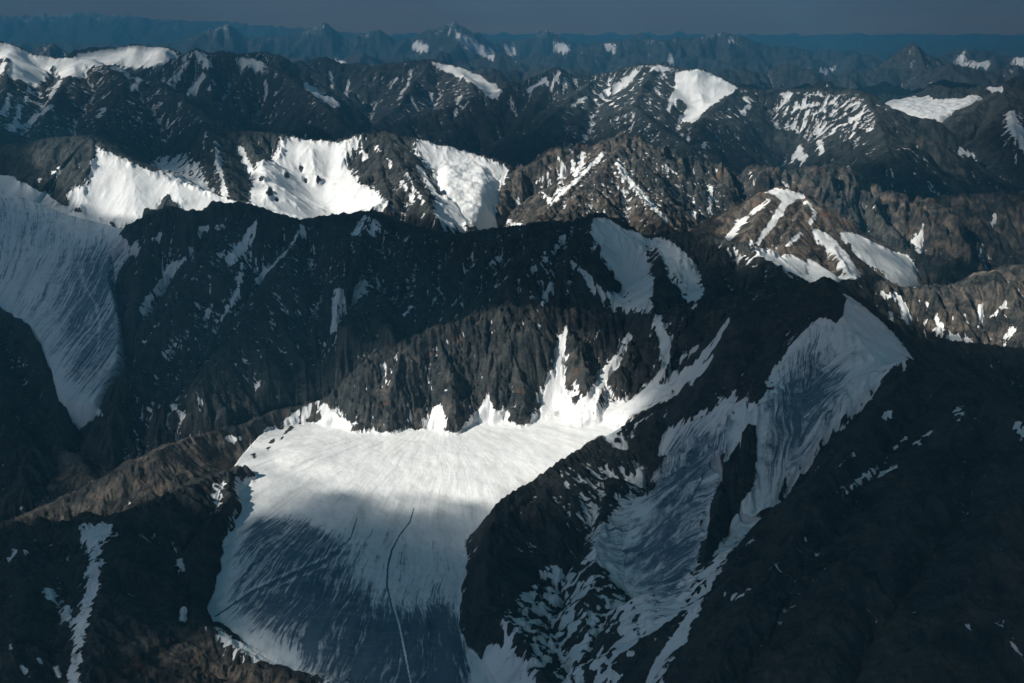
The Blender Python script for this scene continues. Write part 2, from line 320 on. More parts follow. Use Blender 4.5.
# brown spur and the near left ridge
G = 'brown_spur'
P = tent([(-120, 560, 5.8), (0, 524, 6.05), (35, 512, 6.15), (70, 496, 6.3), (100, 480, 6.4), (130, 464, 6.5), (155, 452, 6.62), (180, 441, 6.8, .6), (205, 434, 6.97, 1.0), (235, 426, 7.12, 1.3), (265, 417, 7.3, 1.3), (296, 408, 7.45, 1.3), (318, 402, 7.5, 1.3), (332, 397, 7.5, 1.3)], G, .42, .6, amp=.42, seed=101)
P = tent([(-140, 420, 7.6), (-60, 430, 7.4), (0, 436, 7.2), (40, 440, 7.1), (75, 455, 6.9), (90, 470, 6.75)], G, .5, .5, amp=.6)
G = 'near_left_ridge'
P = tent([(-220, 600, 4.9), (-100, 560, 5.2), (0, 537, 5.5), (20, 532, 5.55), (50, 528, 5.6), (85, 522, 5.65), (112, 519, 5.7), (138, 512, 5.8), (160, 500, 5.9), (182, 490, 6.05), (205, 483, 6.2), (228, 474, 6.35, 1.1, .7), (238, 467, 6.42, 1.5, 1.2)], G, .58, .6, amp=.75, seed=111)
P = tent([(228, 474, 6.35), (226, 500, 6.05), (210, 530, 5.75), (198, 560, 5.5), (196, 590, 5.3), (200, 615, 5.12), (212, 632, 5.0)], G, .7, 1.5, amp=.6)
P = tent([(112, 519, 5.7), (108, 555, 5.35), (100, 600, 5.0), (92, 650, 4.65), (85, 700, 4.35)], G, .5, .5, amp=.6)
P = tent([(20, 532, 5.55), (20, 580, 5.15), (15, 640, 4.7), (5, 700, 4.3)], G, .5, .5, amp=.6)
P = tent([(212, 632, 5.0), (190, 645, 4.9), (160, 655, 4.8), (125, 668, 4.65), (80, 690, 4.45)], G, .3, .4, amp=.35)
P = tent([(212, 632, 5.0), (250, 655, 4.85), (290, 670, 4.75), (340, 683, 4.65), (400, 720, 4.4)], G, .45, .3, amp=.3)
# dark dome and the peak of the shaded snow fan
G = 'snow_fan_peak'
P = tent([(565, 700, 4.34, .5, 1), (525, 648, 4.70, .5, 1.5), (497, 612, 4.95, .5, 1.8), (487, 578, 5.17, .5, 2), (484, 550, 5.38, .5, 2), (488, 528, 5.55, .5, 2), (498, 508, 5.7, .5, 1.8), (518, 492, 5.84, .45, 1.6), (536, 478, 5.98, .45, 1.6), (555, 465, 6.12, .45, 1.6), (574, 453, 6.28, .45, 1.6), (592, 443, 6.42, .45, 1.4), (605, 436, 6.55, .45, 1.1), (620, 427, 6.62, .45, .9), (640, 416, 6.62, .42), (660, 405, 6.6, .4), (680, 395, 6.6, .38), (700, 385, 6.57, .36), (720, 366, 6.55, .36), (740, 348, 6.52, .38), (760, 331, 6.5, .42), (780, 316, 6.46, .48), (795, 305, 6.44, .55), (812, 292, 6.42, .65), (826, 279, 6.4, .8), (845, 296, 6.45, .6), (865, 308, 6.5, .7), (885, 322, 6.55, .7), (905, 336, 6.6, .7), (925, 340, 6.7, .65), (955, 343, 6.8, .6), (985, 346, 6.85, .6), (1024, 350, 6.9, .6), (1080, 356, 6.9, .6), (1180, 380, 6.6, .6)], G, .6, .7, amp=.55, seed=121, rnd=6)
P = tent([(826, 279, 6.4), (836, 303, 6.25), (850, 325, 6.1), (866, 345, 5.95), (878, 358, 5.85)], G, .6, .6, w=500, s2=1.6, amp=.3)
P = tent([(745, 428, 5.95), (730, 470, 5.6), (715, 520, 5.25), (705, 560, 5.0), (696, 596, 4.82)], G, .8, .8, amp=.5)
P = tent([(612, 480, 6.05), (602, 540, 5.5), (585, 600, 5.02), (585, 660, 4.62)], G, 1.2, .5, amp=.8)
G = 'near_dark_ridge'
P = tent([(880, 366, 5.75), (895, 361, 5.72), (915, 362, 5.7), (938, 366, 5.6), (960, 378, 5.45), (980, 392, 5.3), (1005, 408, 5.1), (1040, 425, 4.95), (1100, 450, 4.8), (1250, 500, 4.5)], G, .72, 1.0, amp=.7, seed=131)
P = tent([(915, 362, 5.7), (880, 410, 5.3), (835, 470, 4.85), (790, 540, 4.4), (745, 620, 4.0), (700, 700, 3.65)], G, 1.05, .75, amp=.6)
P = tent([(980, 392, 5.3), (940, 460, 4.75), (880, 540, 4.25), (830, 620, 3.85), (790, 700, 3.5)], G, .65, .65, amp=.8)
P = tent([(1040, 425, 4.95), (1010, 500, 4.4), (960, 590, 3.9), (920, 680, 3.5)], G, .65, .65, amp=.8)

# ------------------------------------------------------------------ ice and snow that fills the hollows
def blur(a, n, ax):
    for _ in range(2):
        k = max(1, int(n)); pad = [(0, 0), (0, 0)]; pad[ax] = (k, k)
        b = np.pad(a, pad, 'edge').astype(np.float64); c = np.cumsum(b, ax)
        c = np.concatenate([np.zeros_like(np.take(c, [0], ax)), c], ax)
        m = a.shape[ax]
        if ax == 0: a = (c[2 * k + 1:2 * k + 1 + m] - c[:m]) / (2 * k + 1)
        else: a = (c[:, 2 * k + 1:2 * k + 1 + m] - c[:, :m]) / (2 * k + 1)
    return a.astype(np.float32)
def fill(xy):
    """even-odd raster of a polygon given in country coordinates, over the grid; returns (j0, j1, i0, i1, mask)"""
    xy = np.array(xy, float); t = xy[:, 0] / xy[:, 1]; y = xy[:, 1]
    fi = np.interp(t, TC, np.arange(NI)); fj = np.interp(y, YR, np.arange(NJ))
    j0, j1 = max(int(fj.min()) - 1, 0), min(int(fj.max()) + 2, NJ); i0, i1 = max(int(fi.min()) - 1, 0), min(int(fi.max()) + 2, NI)
    par = np.zeros((j1 - j0, i1 - i0 + 1), np.int32)
    fi2 = np.roll(fi, -1); fj2 = np.roll(fj, -1)
    for a, b, c, d in zip(fi, fj, fi2, fj2):
        if b == d: continue
        lo, hi = (b, d) if b < d else (d, b)
        js = np.arange(max(int(math.ceil(lo)), j0), min(int(math.ceil(hi)), j1))
        if len(js) == 0: continue
        ii = a + (c - a) * (js - b) / (d - b)
        k = np.clip(np.ceil(ii).astype(int) - i0, 0, i1 - i0)
        np.add.at(par, (js - j0, k), 1)
    return j0, j1, i0, i1, (np.cumsum(par[:, :-1], 1) & 1).astype(np.float32)
ICE = np.zeros((NJ, NI), bool)
def sheet(ctrl, poly, group, soft=60, bump=4, seed=0):
    C_ = np.array([W(u, v, y * KM) for u, v, y in ctrl]); n = len(C_)
    def phi(r): return np.where(r > 1e-6, r * r * np.log(r + 1e-9), 0)
    S = 1000.0; A = C_[:, :2] / S
    K = phi(np.hypot(A[:, None, 0] - A[None, :, 0], A[:, None, 1] - A[None, :, 1])) + np.eye(n) * 0.02
    Pm = np.c_[np.ones(n), A]; M = np.block([[K, Pm], [Pm.T, np.zeros((3, 3))]])
    sol = np.linalg.solve(M, np.r_[C_[:, 2], 0, 0, 0])
    j0, j1, i0, i1, m = fill([W(u, v, y * KM)[:2] for u, v, y in poly])
    x = Xg[j0:j1, i0:i1]; y = Yg[j0:j1, i0:i1]
    z = sol[n] + sol[n + 1] * x / S + sol[n + 2] * y / S
    for k in range(n): z = z + sol[k] * phi(np.hypot(x / S - A[k, 0], y / S - A[k, 1]))
    dj = soft / (YR[min(j0 + 1, NJ - 1)] - YR[j0]); di = soft / (YR[j0] * (TC[(i0 + i1) // 2 + 1] - TC[(i0 + i1) // 2]))
    mw = blur(blur(m, dj, 0), di, 1)
    z = z - (1 - sstep(0.2, 0.85, mw)) * 500 + bump * fbm(x / 180, y / 180, 4, seed)
    zz = Z[j0:j1, i0:i1]; k = z > zz
    Z[j0:j1, i0:i1] = np.where(k, z, zz); GID[j0:j1, i0:i1][k] = gid(group); ICE[j0:j1, i0:i1][k] = True
    SA[j0:j1, i0:i1][k] = x[k]; SD[j0:j1, i0:i1][k] = -y[k]
# bright cirque glacier
sheet([(345, 432, 7.25), (450, 428, 7.25), (540, 422, 7.25), (600, 425, 7.1), (300, 455, 6.75), (450, 460, 6.7), (560, 450, 6.75), (240, 500, 6.2), (350, 510, 6.08), (450, 515, 6.05), (500, 505, 6.1), (215, 560, 5.65), (320, 570, 5.5), (420, 575, 5.5), (480, 560, 5.6), (208, 612, 5.25), (300, 630, 5.02), (400, 640, 4.98), (480, 640, 5.02), (350, 683, 4.68), (430, 690, 4.65), (520, 683, 4.68), (470, 760, 4.2)],
      [(290, 402, 7.65), (345, 412, 7.6), (450, 405, 7.7), (540, 395, 7.7), (620, 400, 7.4), (640, 425, 6.9), (560, 490, 6.0), (520, 560, 5.4), (530, 640, 4.8), (600, 760, 4.0), (430, 820, 3.9), (330, 720, 4.5), (215, 640, 5.0), (185, 600, 5.3), (190, 530, 5.9), (226, 455, 6.75), (252, 425, 7.25)], 'cirque_glacier', bump=5, seed=2)
# shaded valley glacier on the left
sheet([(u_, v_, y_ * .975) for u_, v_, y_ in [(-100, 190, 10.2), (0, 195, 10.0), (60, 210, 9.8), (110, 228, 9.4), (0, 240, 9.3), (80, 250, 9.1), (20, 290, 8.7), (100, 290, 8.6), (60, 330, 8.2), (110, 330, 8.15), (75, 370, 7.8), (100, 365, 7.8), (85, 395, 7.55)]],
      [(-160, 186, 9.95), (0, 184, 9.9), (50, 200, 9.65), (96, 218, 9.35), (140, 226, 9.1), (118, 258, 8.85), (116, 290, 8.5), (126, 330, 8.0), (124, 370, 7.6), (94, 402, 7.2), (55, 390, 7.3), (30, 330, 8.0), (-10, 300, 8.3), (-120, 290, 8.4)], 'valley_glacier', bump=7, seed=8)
# smaller snow basins
sheet([(735, 246, 9.3), (790, 262, 8.95), (760, 258, 9.0), (830, 280, 8.6), (800, 275, 8.7)], [(715, 236, 9.5), (760, 244, 9.4), (820, 262, 9.1), (858, 284, 8.6), (830, 292, 8.4), (770, 278, 8.7)], 'brown_cone', bump=8, soft=120)
sheet([(505, 168, 11.8), (440, 160, 11.7), (480, 190, 11.1), (450, 210, 10.7), (480, 215, 10.6), (470, 228, 10.4)], [(420, 138, 12.1), (515, 165, 12), (500, 200, 11.1), (485, 232, 10.3), (435, 232, 10.3), (432, 190, 10.9)], 'twin_glacier_ridge', bump=26, soft=230)
sheet([(890, 98, 22.5), (960, 96, 22), (1000, 92, 21.8), (930, 108, 20.8), (900, 106, 21), (925, 122, 19), (915, 135, 17.8)], [(870, 94, 23), (1005, 88, 22.6), (985, 102, 21), (950, 122, 19.2), (930, 140, 17.6), (900, 136, 17.8), (905, 115, 20), (870, 102, 22)], 'right_glacier_peak', bump=25, soft=350)
print('ridges', time.time() - T0)
kk = np.where(ICE, 0.03, 1.0).astype(np.float32); kk = blur(blur(kk, 4, 0), 4, 1)
dY = np.gradient(YR)[:, None].astype(np.float32); dT = np.gradient(TC)[None, :].astype(np.float32)
for name_, f_ in (('brown_cone', .5), ('snow_spur', .6), ('snow_fan_peak', .7), ('brown_spur', .6), ('near_dark_ridge', .75), ('snow_horn_range', .85)):
    kk = np.where(GID == gid(name_), kk * f_, kk)
kk = blur(blur(kk, 3, 0), 3, 1)
def grad(z):
    gi = np.gradient(z, axis=1) / (dT * Yg); gj = np.gradient(z, axis=0) / dY
    return gi, gj - gi * TC[None, :]
def sblur(z, m, jmax):
    # blur by about m metres, row bands treated with their own spacing
    out = np.empty_like(z); j = 0
    while j < jmax:
        e = min(jmax, int(np.searchsorted(YR, YR[j] * 1.25)))
        e = max(e, j + 4)
        pad = 30; a0 = max(0, j - pad); a1 = min(jmax, e + pad)
        nj = m / float(YR[min(j + 1, NJ - 1)] - YR[j]); ni = m / (float(YR[j]) * 0.00077 / RES)
        b = z[a0:a1]
        if nj >= 1: b = blur(b, nj, 0)
        if ni >= 1: b = blur(b, ni, 1)
        out[j:e] = b[j - a0:j - a0 + (e - j)]; j = e
    return out
def erode(lam, amp, ymax, seed, env=None):
    """gullies and ribs that follow the fall line: waves across the slope, one bundle per cell"""
    je = int(np.searchsorted(YR, ymax))
    zb = sblur(Z[:je], lam * 0.35, je)
    gi = np.gradient(zb, axis=1) / (dT * Yg[:je]); gx, gy = gi, np.gradient(zb, axis=0) / dY[:je] - gi * TC[None, :]
    gm = np.sqrt(gx * gx + gy * gy) + 1e-4
    cxn, cyn = -gy / gm, gx / gm
    px = Xg[:je] / (lam * 1.3); py = Yg[:je] / (lam * 1.3)
    xi = np.floor(px); yi = np.floor(py); fx = px - xi; fy = py - yi
    xi = xi.astype(np.int32); yi = yi.astype(np.int32)
    acc = np.zeros_like(px); ws = np.zeros_like(px)
    for a in (-1, 0, 1):
        for b in (-1, 0, 1):
            h = PERM[((xi + a + seed * 31) & 255)]; h = PERM[h + ((yi + b) & 255)]
            dx = fx - a - 0.5 - 0.45 * GXT[h]; dy = fy - b - 0.5 - 0.45 * GYT[h]
            ww = np.exp(-2.2 * (dx * dx + dy * dy))
            acc += ww * np.cos((dx * cxn + dy * cyn) * (2 * np.pi * 1.3) + GA[h].astype(np.float32)); ws += ww
    v = np.clip(acc / ws * 1.25, -1, 1)
    v = 0.2 * v + 0.8 * (1 - 2 * np.arccos(v) / np.pi)
    k = amp * sstep(0.08, 0.5, gm) * kk[:je]
    k = k * (FARK[:je] if lam > 1000 else 1 / FARK[:je] ** .6)
    if env: k = k * sstep(0, env, SD[:je])
    Z[:je] += (k * v).astype(np.float32)
FARK = 1 + 0.9 * sstep(11500, 17000, Yg[:, :1])
Z0_ = Z.copy(); erode(2300, 130, 80000, 7, 900); Z = Z0_ + (Z - Z0_) * sstep(12000, 16000, Yg[:, :1]); del Z0_
erode(1100, 95, 80000, 1, 500)
erode(520, 56, 60000, 2, 220)
erode(250, 30, 40000, 3, 90)
erode(120, 16, 30000, 4, 30)
erode(58, 9, 18000, 5)
erode(27, 4.5, 11000, 6)
# broken rock everywhere, finer and finer
dist = np.clip(Yg / 9000, .8, 3.5)
if True:
  wl = blur(blur((GID == gid('cirque_wall')).astype(np.float32), 3, 0), 3, 1) + .5 * (GID == gid('serrated_ridge')) + .35
  Z += kk * wl * (13 * rg(Xg / 62 + Yg / 400, Yg / 85 + Z / 150, 51) + 7 * rg(Xg / 27, Yg / 36 + Z / 60, 52) + 9 * np.abs(gn(Xg / 45 + 3, Z / 60, 53))) * (Yg < 16000)
Z += (0.7 + 0.4 * (GID == gid('cirque_wall')) + 0.4 * (GID == gid('serrated_ridge'))) * kk * (16 * rg(Xg / (170 * dist), Yg / (170 * dist), 41) + 9 * rg(Xg / (75 * dist), Yg / (75 * dist), 42) + 5 * gn(Xg / (34 * dist), Yg / (34 * dist), 43)) * dist ** .5
Z += kk * 2.6 * rg(Xg / 15, Yg / 15, 44) * (Yg < 14000)
print('rough', time.time() - T0)
# ------------------------------------------------------------------ where the snow, bare ice, shade painted as ice and rusty rock lie
CURV = np.zeros_like(Z)
je_ = int(np.searchsorted(YR, 40000)); CURV[:je_] = (sblur(Z[:je_], 45, je_) - Z[:je_])
CURV /= (8 * np.clip(Yg / 8000, 1, 3))
jf_ = int(np.searchsorted(YR, 16000)); CURV2 = np.zeros_like(Z); CURV2[:jf_] = np.clip((sblur(Z[:jf_], 14, jf_) - Z[:jf_]) / 2.5, -1.5, 1.5)
GI, GJ = grad(Z); SLOPE = np.sqrt(GI * GI + GJ * GJ); del GI, GJ
DEN = (0.15 + 0.13 * np.clip(CURV, -1, 1.6) + 0.05 * CURV2 + (Yg > 13000) * (.06 + .16 * sstep(CAMZ - 1900, CAMZ - 900, Z)) + 0.09 * fbm(Xg / 900, Yg / 900, 3, 61)).astype(np.float32)
for name, a in (('far_range', .08), ('left_snow_range', .05), ('snow_horn_range', .05), ('twin_glacier_ridge', .03), ('near_dark_ridge', -.07), ('dark_long_ridge', -.03), ('brown_spur', -.12), ('near_left_ridge', -.06), ('serrated_ridge', -.02), ('red_rock_wall', -.08)):
    DEN[GID == gid(name)] += a
ICE_SHADE = np.zeros_like(Z); BRN = (0.12 + 0.3 * fbm(Xg / 1300, Yg / 1300, 4, 77)).astype(np.float32)
for name, a in (('brown_spur', .45), ('brown_cone', .85), ('serrated_ridge', .5), ('red_rock_wall', .45), ('rock_shoulder', .4), ('cirque_wall', .3), ('snow_horn_range', .1), ('left_dark_mountain', -.1), ('near_dark_ridge', -.15), ('dark_long_ridge', -.1)):
    BRN[GID == gid(name)] += a
mi = blur(blur(ICE.astype(np.float32), 2, 0), 2, 1)
DEN = np.maximum(DEN, sstep(0.15, 0.8, mi) * 1.28)

# on the big glacier the flow spreads out from its head
_h = W(440, 395, 7.7 * KM); _m = GID == gid('cirque_glacier')
_dx = Xg - _h[0]; _dy = Yg - _h[1]
SA[_m] = (np.arctan2(_dx, -_dy) * 1900)[_m]; SD[_m] = np.hypot(_dx, _dy)[_m]
_m = GID == gid('valley_glacier'); _h = W(-260, 300, 8.6 * KM); _dx = Xg - _h[0]; _dy = Yg - _h[1]
SA[_m] = np.hypot(_dx, _dy)[_m]; SD[_m] = (np.arctan2(_dx, -_dy) * 1500)[_m]

_w = blur(blur(ICE.astype(np.float32), 3, 0), 3, 1)
SA += (_w * (30 * fbm(Xg / 520, Yg / 520, 2, 15) + 5 * gn(Xg / 95, Yg / 95, 16))).astype(np.float32); SD += (_w * 30 * fbm(Xg / 300, Yg / 300, 3, 18)).astype(np.float32)

def land(u, v, y0, y1):
    """the point of the country seen at a pixel, between two distances"""
    a, b = raydir(u, v); j0, j1 = np.searchsorted(YR, [y0 * KM, y1 * KM]); j1 = min(j1, NJ)
    i = int(np.clip(np.searchsorted(TC, a), 0, NI - 1)); ys = YR[j0:j1]
    gap = CAMZ + b * ys - Z[j0:j1, i]
    h = np.nonzero(gap <= 0)[0]
    k = h[0] if len(h) else int(np.argmin(gap))
    return (a * ys[k], ys[k])
def dens(px, step=4):
    out = []
    for (a, b), (c, d) in zip(px, px[1:] + px[:1]):
        n = max(1, int(math.hypot(c - a, d - b) / step))
        out += [(a + (c - a) * k / n, b + (d - b) * k / n) for k in range(n)]
    return out
def area(px, y0, y1, val, what='snow', soft=None, sub=False):
    if soft is None: soft = 26 if what == 'snow' else 10
    soft = soft * (1.0 if y0 < 9 else 1.6 if y0 < 13.5 else 2.2)
    pp = dens(list(px), 2.5 if what in ('snow', 'rock') else 5)
    if what in ('snow', 'rock'):
        ja = min(1.6, 0.10 * math.sqrt((max(p[0] for p in px) - min(p[0] for p in px)) * (max(p[1] for p in px) - min(p[1] for p in px)) + 1) + .3)
        pa = np.array(pp, np.float32)
        pp = list(zip(pa[:, 0] + ja * (gn(pa[:, 0] / 7, pa[:, 1] / 7, 3) + .6 * gn(pa[:, 0] / 2.6, pa[:, 1] / 2.6, 4)), pa[:, 1] + ja * (gn(pa[:, 0] / 7, pa[:, 1] / 7, 5) + .6 * gn(pa[:, 0] / 2.6, pa[:, 1] / 2.6, 6))))
    xy = [land(u, v, y0, y1) for u, v in pp]
    j0, j1, i0, i1, m = fill(xy)
    if m.size == 0: return
    dj = soft / float(YR[min(j0 + 1, NJ - 1)] - YR[j0]); di = soft / (float(YR[j0]) * 0.00077 / RES)
    if dj > 1 or di > 1:
        p = int(max(dj, di)) * 2 + 2; J0, J1, I0, I1 = max(j0 - p, 0), min(j1 + p, NJ), max(i0 - p, 0), min(i1 + p, NI)
        M = np.zeros((J1 - J0, I1 - I0), np.float32); M[j0 - J0:j1 - J0, i0 - I0:i1 - I0] = m
        m = blur(blur(M, max(1, dj), 0), max(1, di), 1); j0, j1, i0, i1 = J0, J1, I0, I1
    if callable(val): val = val(Xg[j0:j1, i0:i1], Yg[j0:j1, i0:i1])
    A = {'snow': DEN, 'rock': DEN, 'ice': ICE_SHADE, 'brown': BRN, 'lit': LIT}[what]
    s = A[j0:j1, i0:i1]
    if what == 'rock': A[j0:j1, i0:i1] = s * (1 - m) + val * m
    elif what == 'snow': A[j0:j1, i0:i1] = np.maximum(s, s * (1 - m) + (val * 1.12 + (.25 * np.clip(CURV[j0:j1, i0:i1] + .5 * CURV2[j0:j1, i0:i1], -1, 1))) * m) if not sub else s * (1 - m) + val * m
    else: A[j0:j1, i0:i1] = s * (1 - m) + val * m
def streak(px, w, y0, y1, val=1.0, what='snow', soft=9):
    """a ribbon of snow: centre points and widths in pixels"""
    if not hasattr(w, '__len__'): w = [w] * len(px)
    L, R = [], []
    for k, (u, v) in enumerate(px):
        a = px[max(k - 1, 0)]; b = px[min(k + 1, len(px) - 1)]
        du, dv = b[0] - a[0], b[1] - a[1]; n = math.hypot(du, dv) + 1e-6
        jx = RS.uniform(.75, 1.25) * w[k] / 2
        L.append((u - dv / n * jx, v + du / n * jx)); R.append((u + dv / n * jx, v - du / n * jx))
    if what == 'snow' and min(w) * 0 == 0 and val > .6:
        Lh = [(u + (u - c_[0]) * 1.4, v + (v - c_[1]) * 1.4) for (u, v), c_ in zip(L, px)]; Rh = [(u + (u - c_[0]) * 1.4, v + (v - c_[1]) * 1.4) for (u, v), c_ in zip(R, px)]
        area(Lh + Rh[::-1], y0, y1, .40, what, soft * 2)
    area(L + R[::-1], y0, y1, val, what, soft)
LIT = np.zeros_like(Z)
# cirque glacier and its couloirs
c = (6.4, 8.1)
streak([(566, 326), (562, 350), (558, 378), (560, 400), (566, 428)], [3, 6, 10, 17, 34], *c)
streak([(552, 374), (548, 398), (545, 428)], [4, 8, 16], *c)
streak([(632, 332), (612, 365), (598, 388), (586, 405), (578, 428)], [2, 4, 9, 15, 22], *c)
streak([(657, 316), (664, 340), (666, 362), (656, 384), (636, 402)], [7, 11, 8, 6, 6], *c)
streak([(782, 316), (742, 345), (702, 368), (672, 385), (645, 400), (622, 414), (600, 432)], [2, 4, 6, 9, 12, 18, 26], *c)
streak([(730, 318), (714, 345), (698, 364), (668, 382)], [2, 3, 5, 6], *c)
streak([(700, 345), (680, 360)], [3, 3], *c)
streak([(756, 342), (690, 378), (640, 408)], [1, 3, 3], *c)
streak([(436, 405), (440, 428)], [6, 18], *c)
streak([(322, 405), (330, 420), (340, 436)], [5, 14, 26], 6.6, 7.6)
streak([(486, 398), (490, 425)], [4, 20], *c)
area([(545, 432), (580, 412), (600, 400), (625, 408), (655, 392), (690, 372), (702, 374), (664, 400), (632, 416), (612, 434), (580, 446)], 6.4, 7.6, .78)
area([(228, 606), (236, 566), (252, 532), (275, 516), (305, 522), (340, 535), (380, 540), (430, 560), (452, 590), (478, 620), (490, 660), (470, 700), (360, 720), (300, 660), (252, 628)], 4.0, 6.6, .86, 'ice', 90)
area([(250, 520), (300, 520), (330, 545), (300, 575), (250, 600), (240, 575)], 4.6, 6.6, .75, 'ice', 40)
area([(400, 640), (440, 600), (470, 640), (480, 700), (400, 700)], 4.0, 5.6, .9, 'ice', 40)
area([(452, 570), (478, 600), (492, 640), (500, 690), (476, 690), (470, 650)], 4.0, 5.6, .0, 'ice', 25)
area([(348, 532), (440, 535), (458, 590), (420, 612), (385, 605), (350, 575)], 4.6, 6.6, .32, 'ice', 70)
for q in ([(214, 614), (250, 590), (290, 572), (325, 558), (350, 535), (356, 515)],):
    streak(q, [.6, 1.6, 1.0, 1.3, .6, .5], 4.6, 6.6, 0.15, 'ice', 7); streak([(u + 1, v + 3) for u, v in q], [1, 1.4, 1.4, 1.4, 1, 1], 4.6, 6.6, 1.35, 'ice', 3); streak([(u + 2, v + 8) for u, v in q[1:-1]], [.6, 1.2, .8, .5], 4.6, 6.6, .35, 'ice', 8)
q = [(414, 508), (410, 522), (400, 535), (392, 550), (388, 566), (387, 585), (391, 605), (397, 625), (402, 650), (410, 690)]
streak(q, [1, 1.2, 1.4, 1.4, 1.6, 1.4, 1.6, 1.6, 1.2, 1], 4.2, 6.6, 1.3, 'ice', 3); streak([(u + 2.2, v) for u, v in q[5:]], [1, 1.5, 1.5, 1.5, 1], 4.2, 6, 0, 'ice', 2)
for k_ in range(0):
    uu = 372 + 9 * k_ + RS.uniform(-4, 4); vv = 535 + RS.uniform(-16, 50); streak([(uu, vv), (uu + RS.uniform(-3, 3), vv + 7), (uu - 4 + RS.uniform(-3, 3), vv + 14 + 6 * RS.rand())], [.5, .8, .5], 4.6, 6.6, 1.5, 'ice', 1)
area([(212, 620), (222, 630), (236, 641), (262, 651), (292, 657), (322, 666), (350, 680), (362, 700), (345, 700), (330, 684), (300, 668), (262, 662), (236, 652), (218, 640)], 4.3, 5.3, 1.0)
# the shaded snow fan
c = (4.2, 6.7)
area([(831, 285), (827, 315), (811, 322), (792, 342), (776, 367), (766, 389), (757, 408), (755, 424), (758, 447), (751, 482), (731, 526), (711, 562), (697, 592), (682, 628), (655, 665), (640, 700), (662, 700), (668, 680), (689, 630), (706, 592), (724, 560), (746, 535), (758, 520), (773, 504), (804, 466), (834, 431), (865, 401), (884, 374), (914, 362), (895, 336), (876, 317), (857, 302), (842, 291)], *c, .95)
area([(822, 280), (834, 284), (846, 298), (844, 314), (836, 324), (826, 318), (812, 318), (814, 300)], 5.9, 6.8, .1, 'rock', 5)
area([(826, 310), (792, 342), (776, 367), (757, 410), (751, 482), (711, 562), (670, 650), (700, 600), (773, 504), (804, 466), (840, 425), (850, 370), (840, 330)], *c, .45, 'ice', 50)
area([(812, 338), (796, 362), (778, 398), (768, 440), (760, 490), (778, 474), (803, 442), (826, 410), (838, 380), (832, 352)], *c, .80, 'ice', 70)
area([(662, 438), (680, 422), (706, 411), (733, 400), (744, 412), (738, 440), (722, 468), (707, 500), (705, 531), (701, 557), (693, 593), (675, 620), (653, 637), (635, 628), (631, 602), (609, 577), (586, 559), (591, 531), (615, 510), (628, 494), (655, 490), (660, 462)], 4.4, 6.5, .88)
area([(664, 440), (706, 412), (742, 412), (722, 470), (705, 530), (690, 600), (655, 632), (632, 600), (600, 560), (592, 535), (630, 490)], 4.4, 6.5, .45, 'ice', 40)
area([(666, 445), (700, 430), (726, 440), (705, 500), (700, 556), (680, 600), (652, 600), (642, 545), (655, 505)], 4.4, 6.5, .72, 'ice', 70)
area([(742, 404), (756, 402), (758, 425), (748, 423), (740, 440), (722, 470), (712, 505), (708, 540), (702, 540), (705, 500), (722, 462), (735, 435)], 4.4, 6.3, 1.0, 'snow', 6)
area([(749, 426), (755, 447), (749, 482), (729, 526), (709, 560), (707, 535), (711, 505), (727, 465), (740, 440)], 4.4, 6.3, .12, 'rock', 5)
area([(702, 560), (690, 600), (668, 640), (648, 683), (636, 700), (655, 700), (672, 660), (695, 615), (712, 575)], 4.0, 5.6, .75)
area([(492, 620), (530, 590), (556, 560), (590, 560), (632, 600), (640, 640), (628, 690), (480, 700), (500, 650)], 4.2, 5.8, lambda x, y: .54 + .6 * gn(x / 46, y / 42, 31) + .6 * gn(x / 120, y / 130, 34) + .35 * gn(x / 20, y / 20, 32), soft=25, sub=True)
area([(485, 645), (510, 650), (545, 690), (480, 700)], 4.2, 5.2, .8, soft=15)
area([(560, 470), (620, 455), (655, 470), (620, 505), (590, 530), (560, 520)], 4.8, 6.6, .36, soft=25)
area([(625, 480), (640, 470), (650, 492), (628, 496)], 4.8, 6.6, .6, soft=8)

# near dark ridge: short streaks
c = (3.4, 6.2)
for q, w_ in (([(1012, 418), (1024, 438)], 5), ([(956, 408), (964, 416)], 6), ([(893, 408), (882, 420)], 3), ([(876, 468), (846, 491)], 2.5), ([(856, 450), (828, 476)], 3), ([(809, 533), (797, 546)], 4), ([(779, 562), (766, 574)], 4), ([(750, 588), (740, 596), (730, 597)], 3), ([(760, 534), (747, 544)], 3), ([(722, 588), (724, 598)], 3), ([(905, 438), (895, 448)], 2), ([(933, 430), (912, 446)], 2), ([(900, 462), (880, 476)], 2), ([(750, 622), (742, 628)], 2), ([(1004, 610), (1006, 625)], 2), ([(1010, 640), (1018, 652)], 3), ([(938, 350), (944, 360), (952, 372)], 4), ([(962, 344), (972, 358)], 3), ([(985, 348), (1000, 362)], 2), ([(975, 620), (960, 640)], 2), ([(1000, 550), (990, 560)], 2)):
    streak(q, w_, *c, .8)
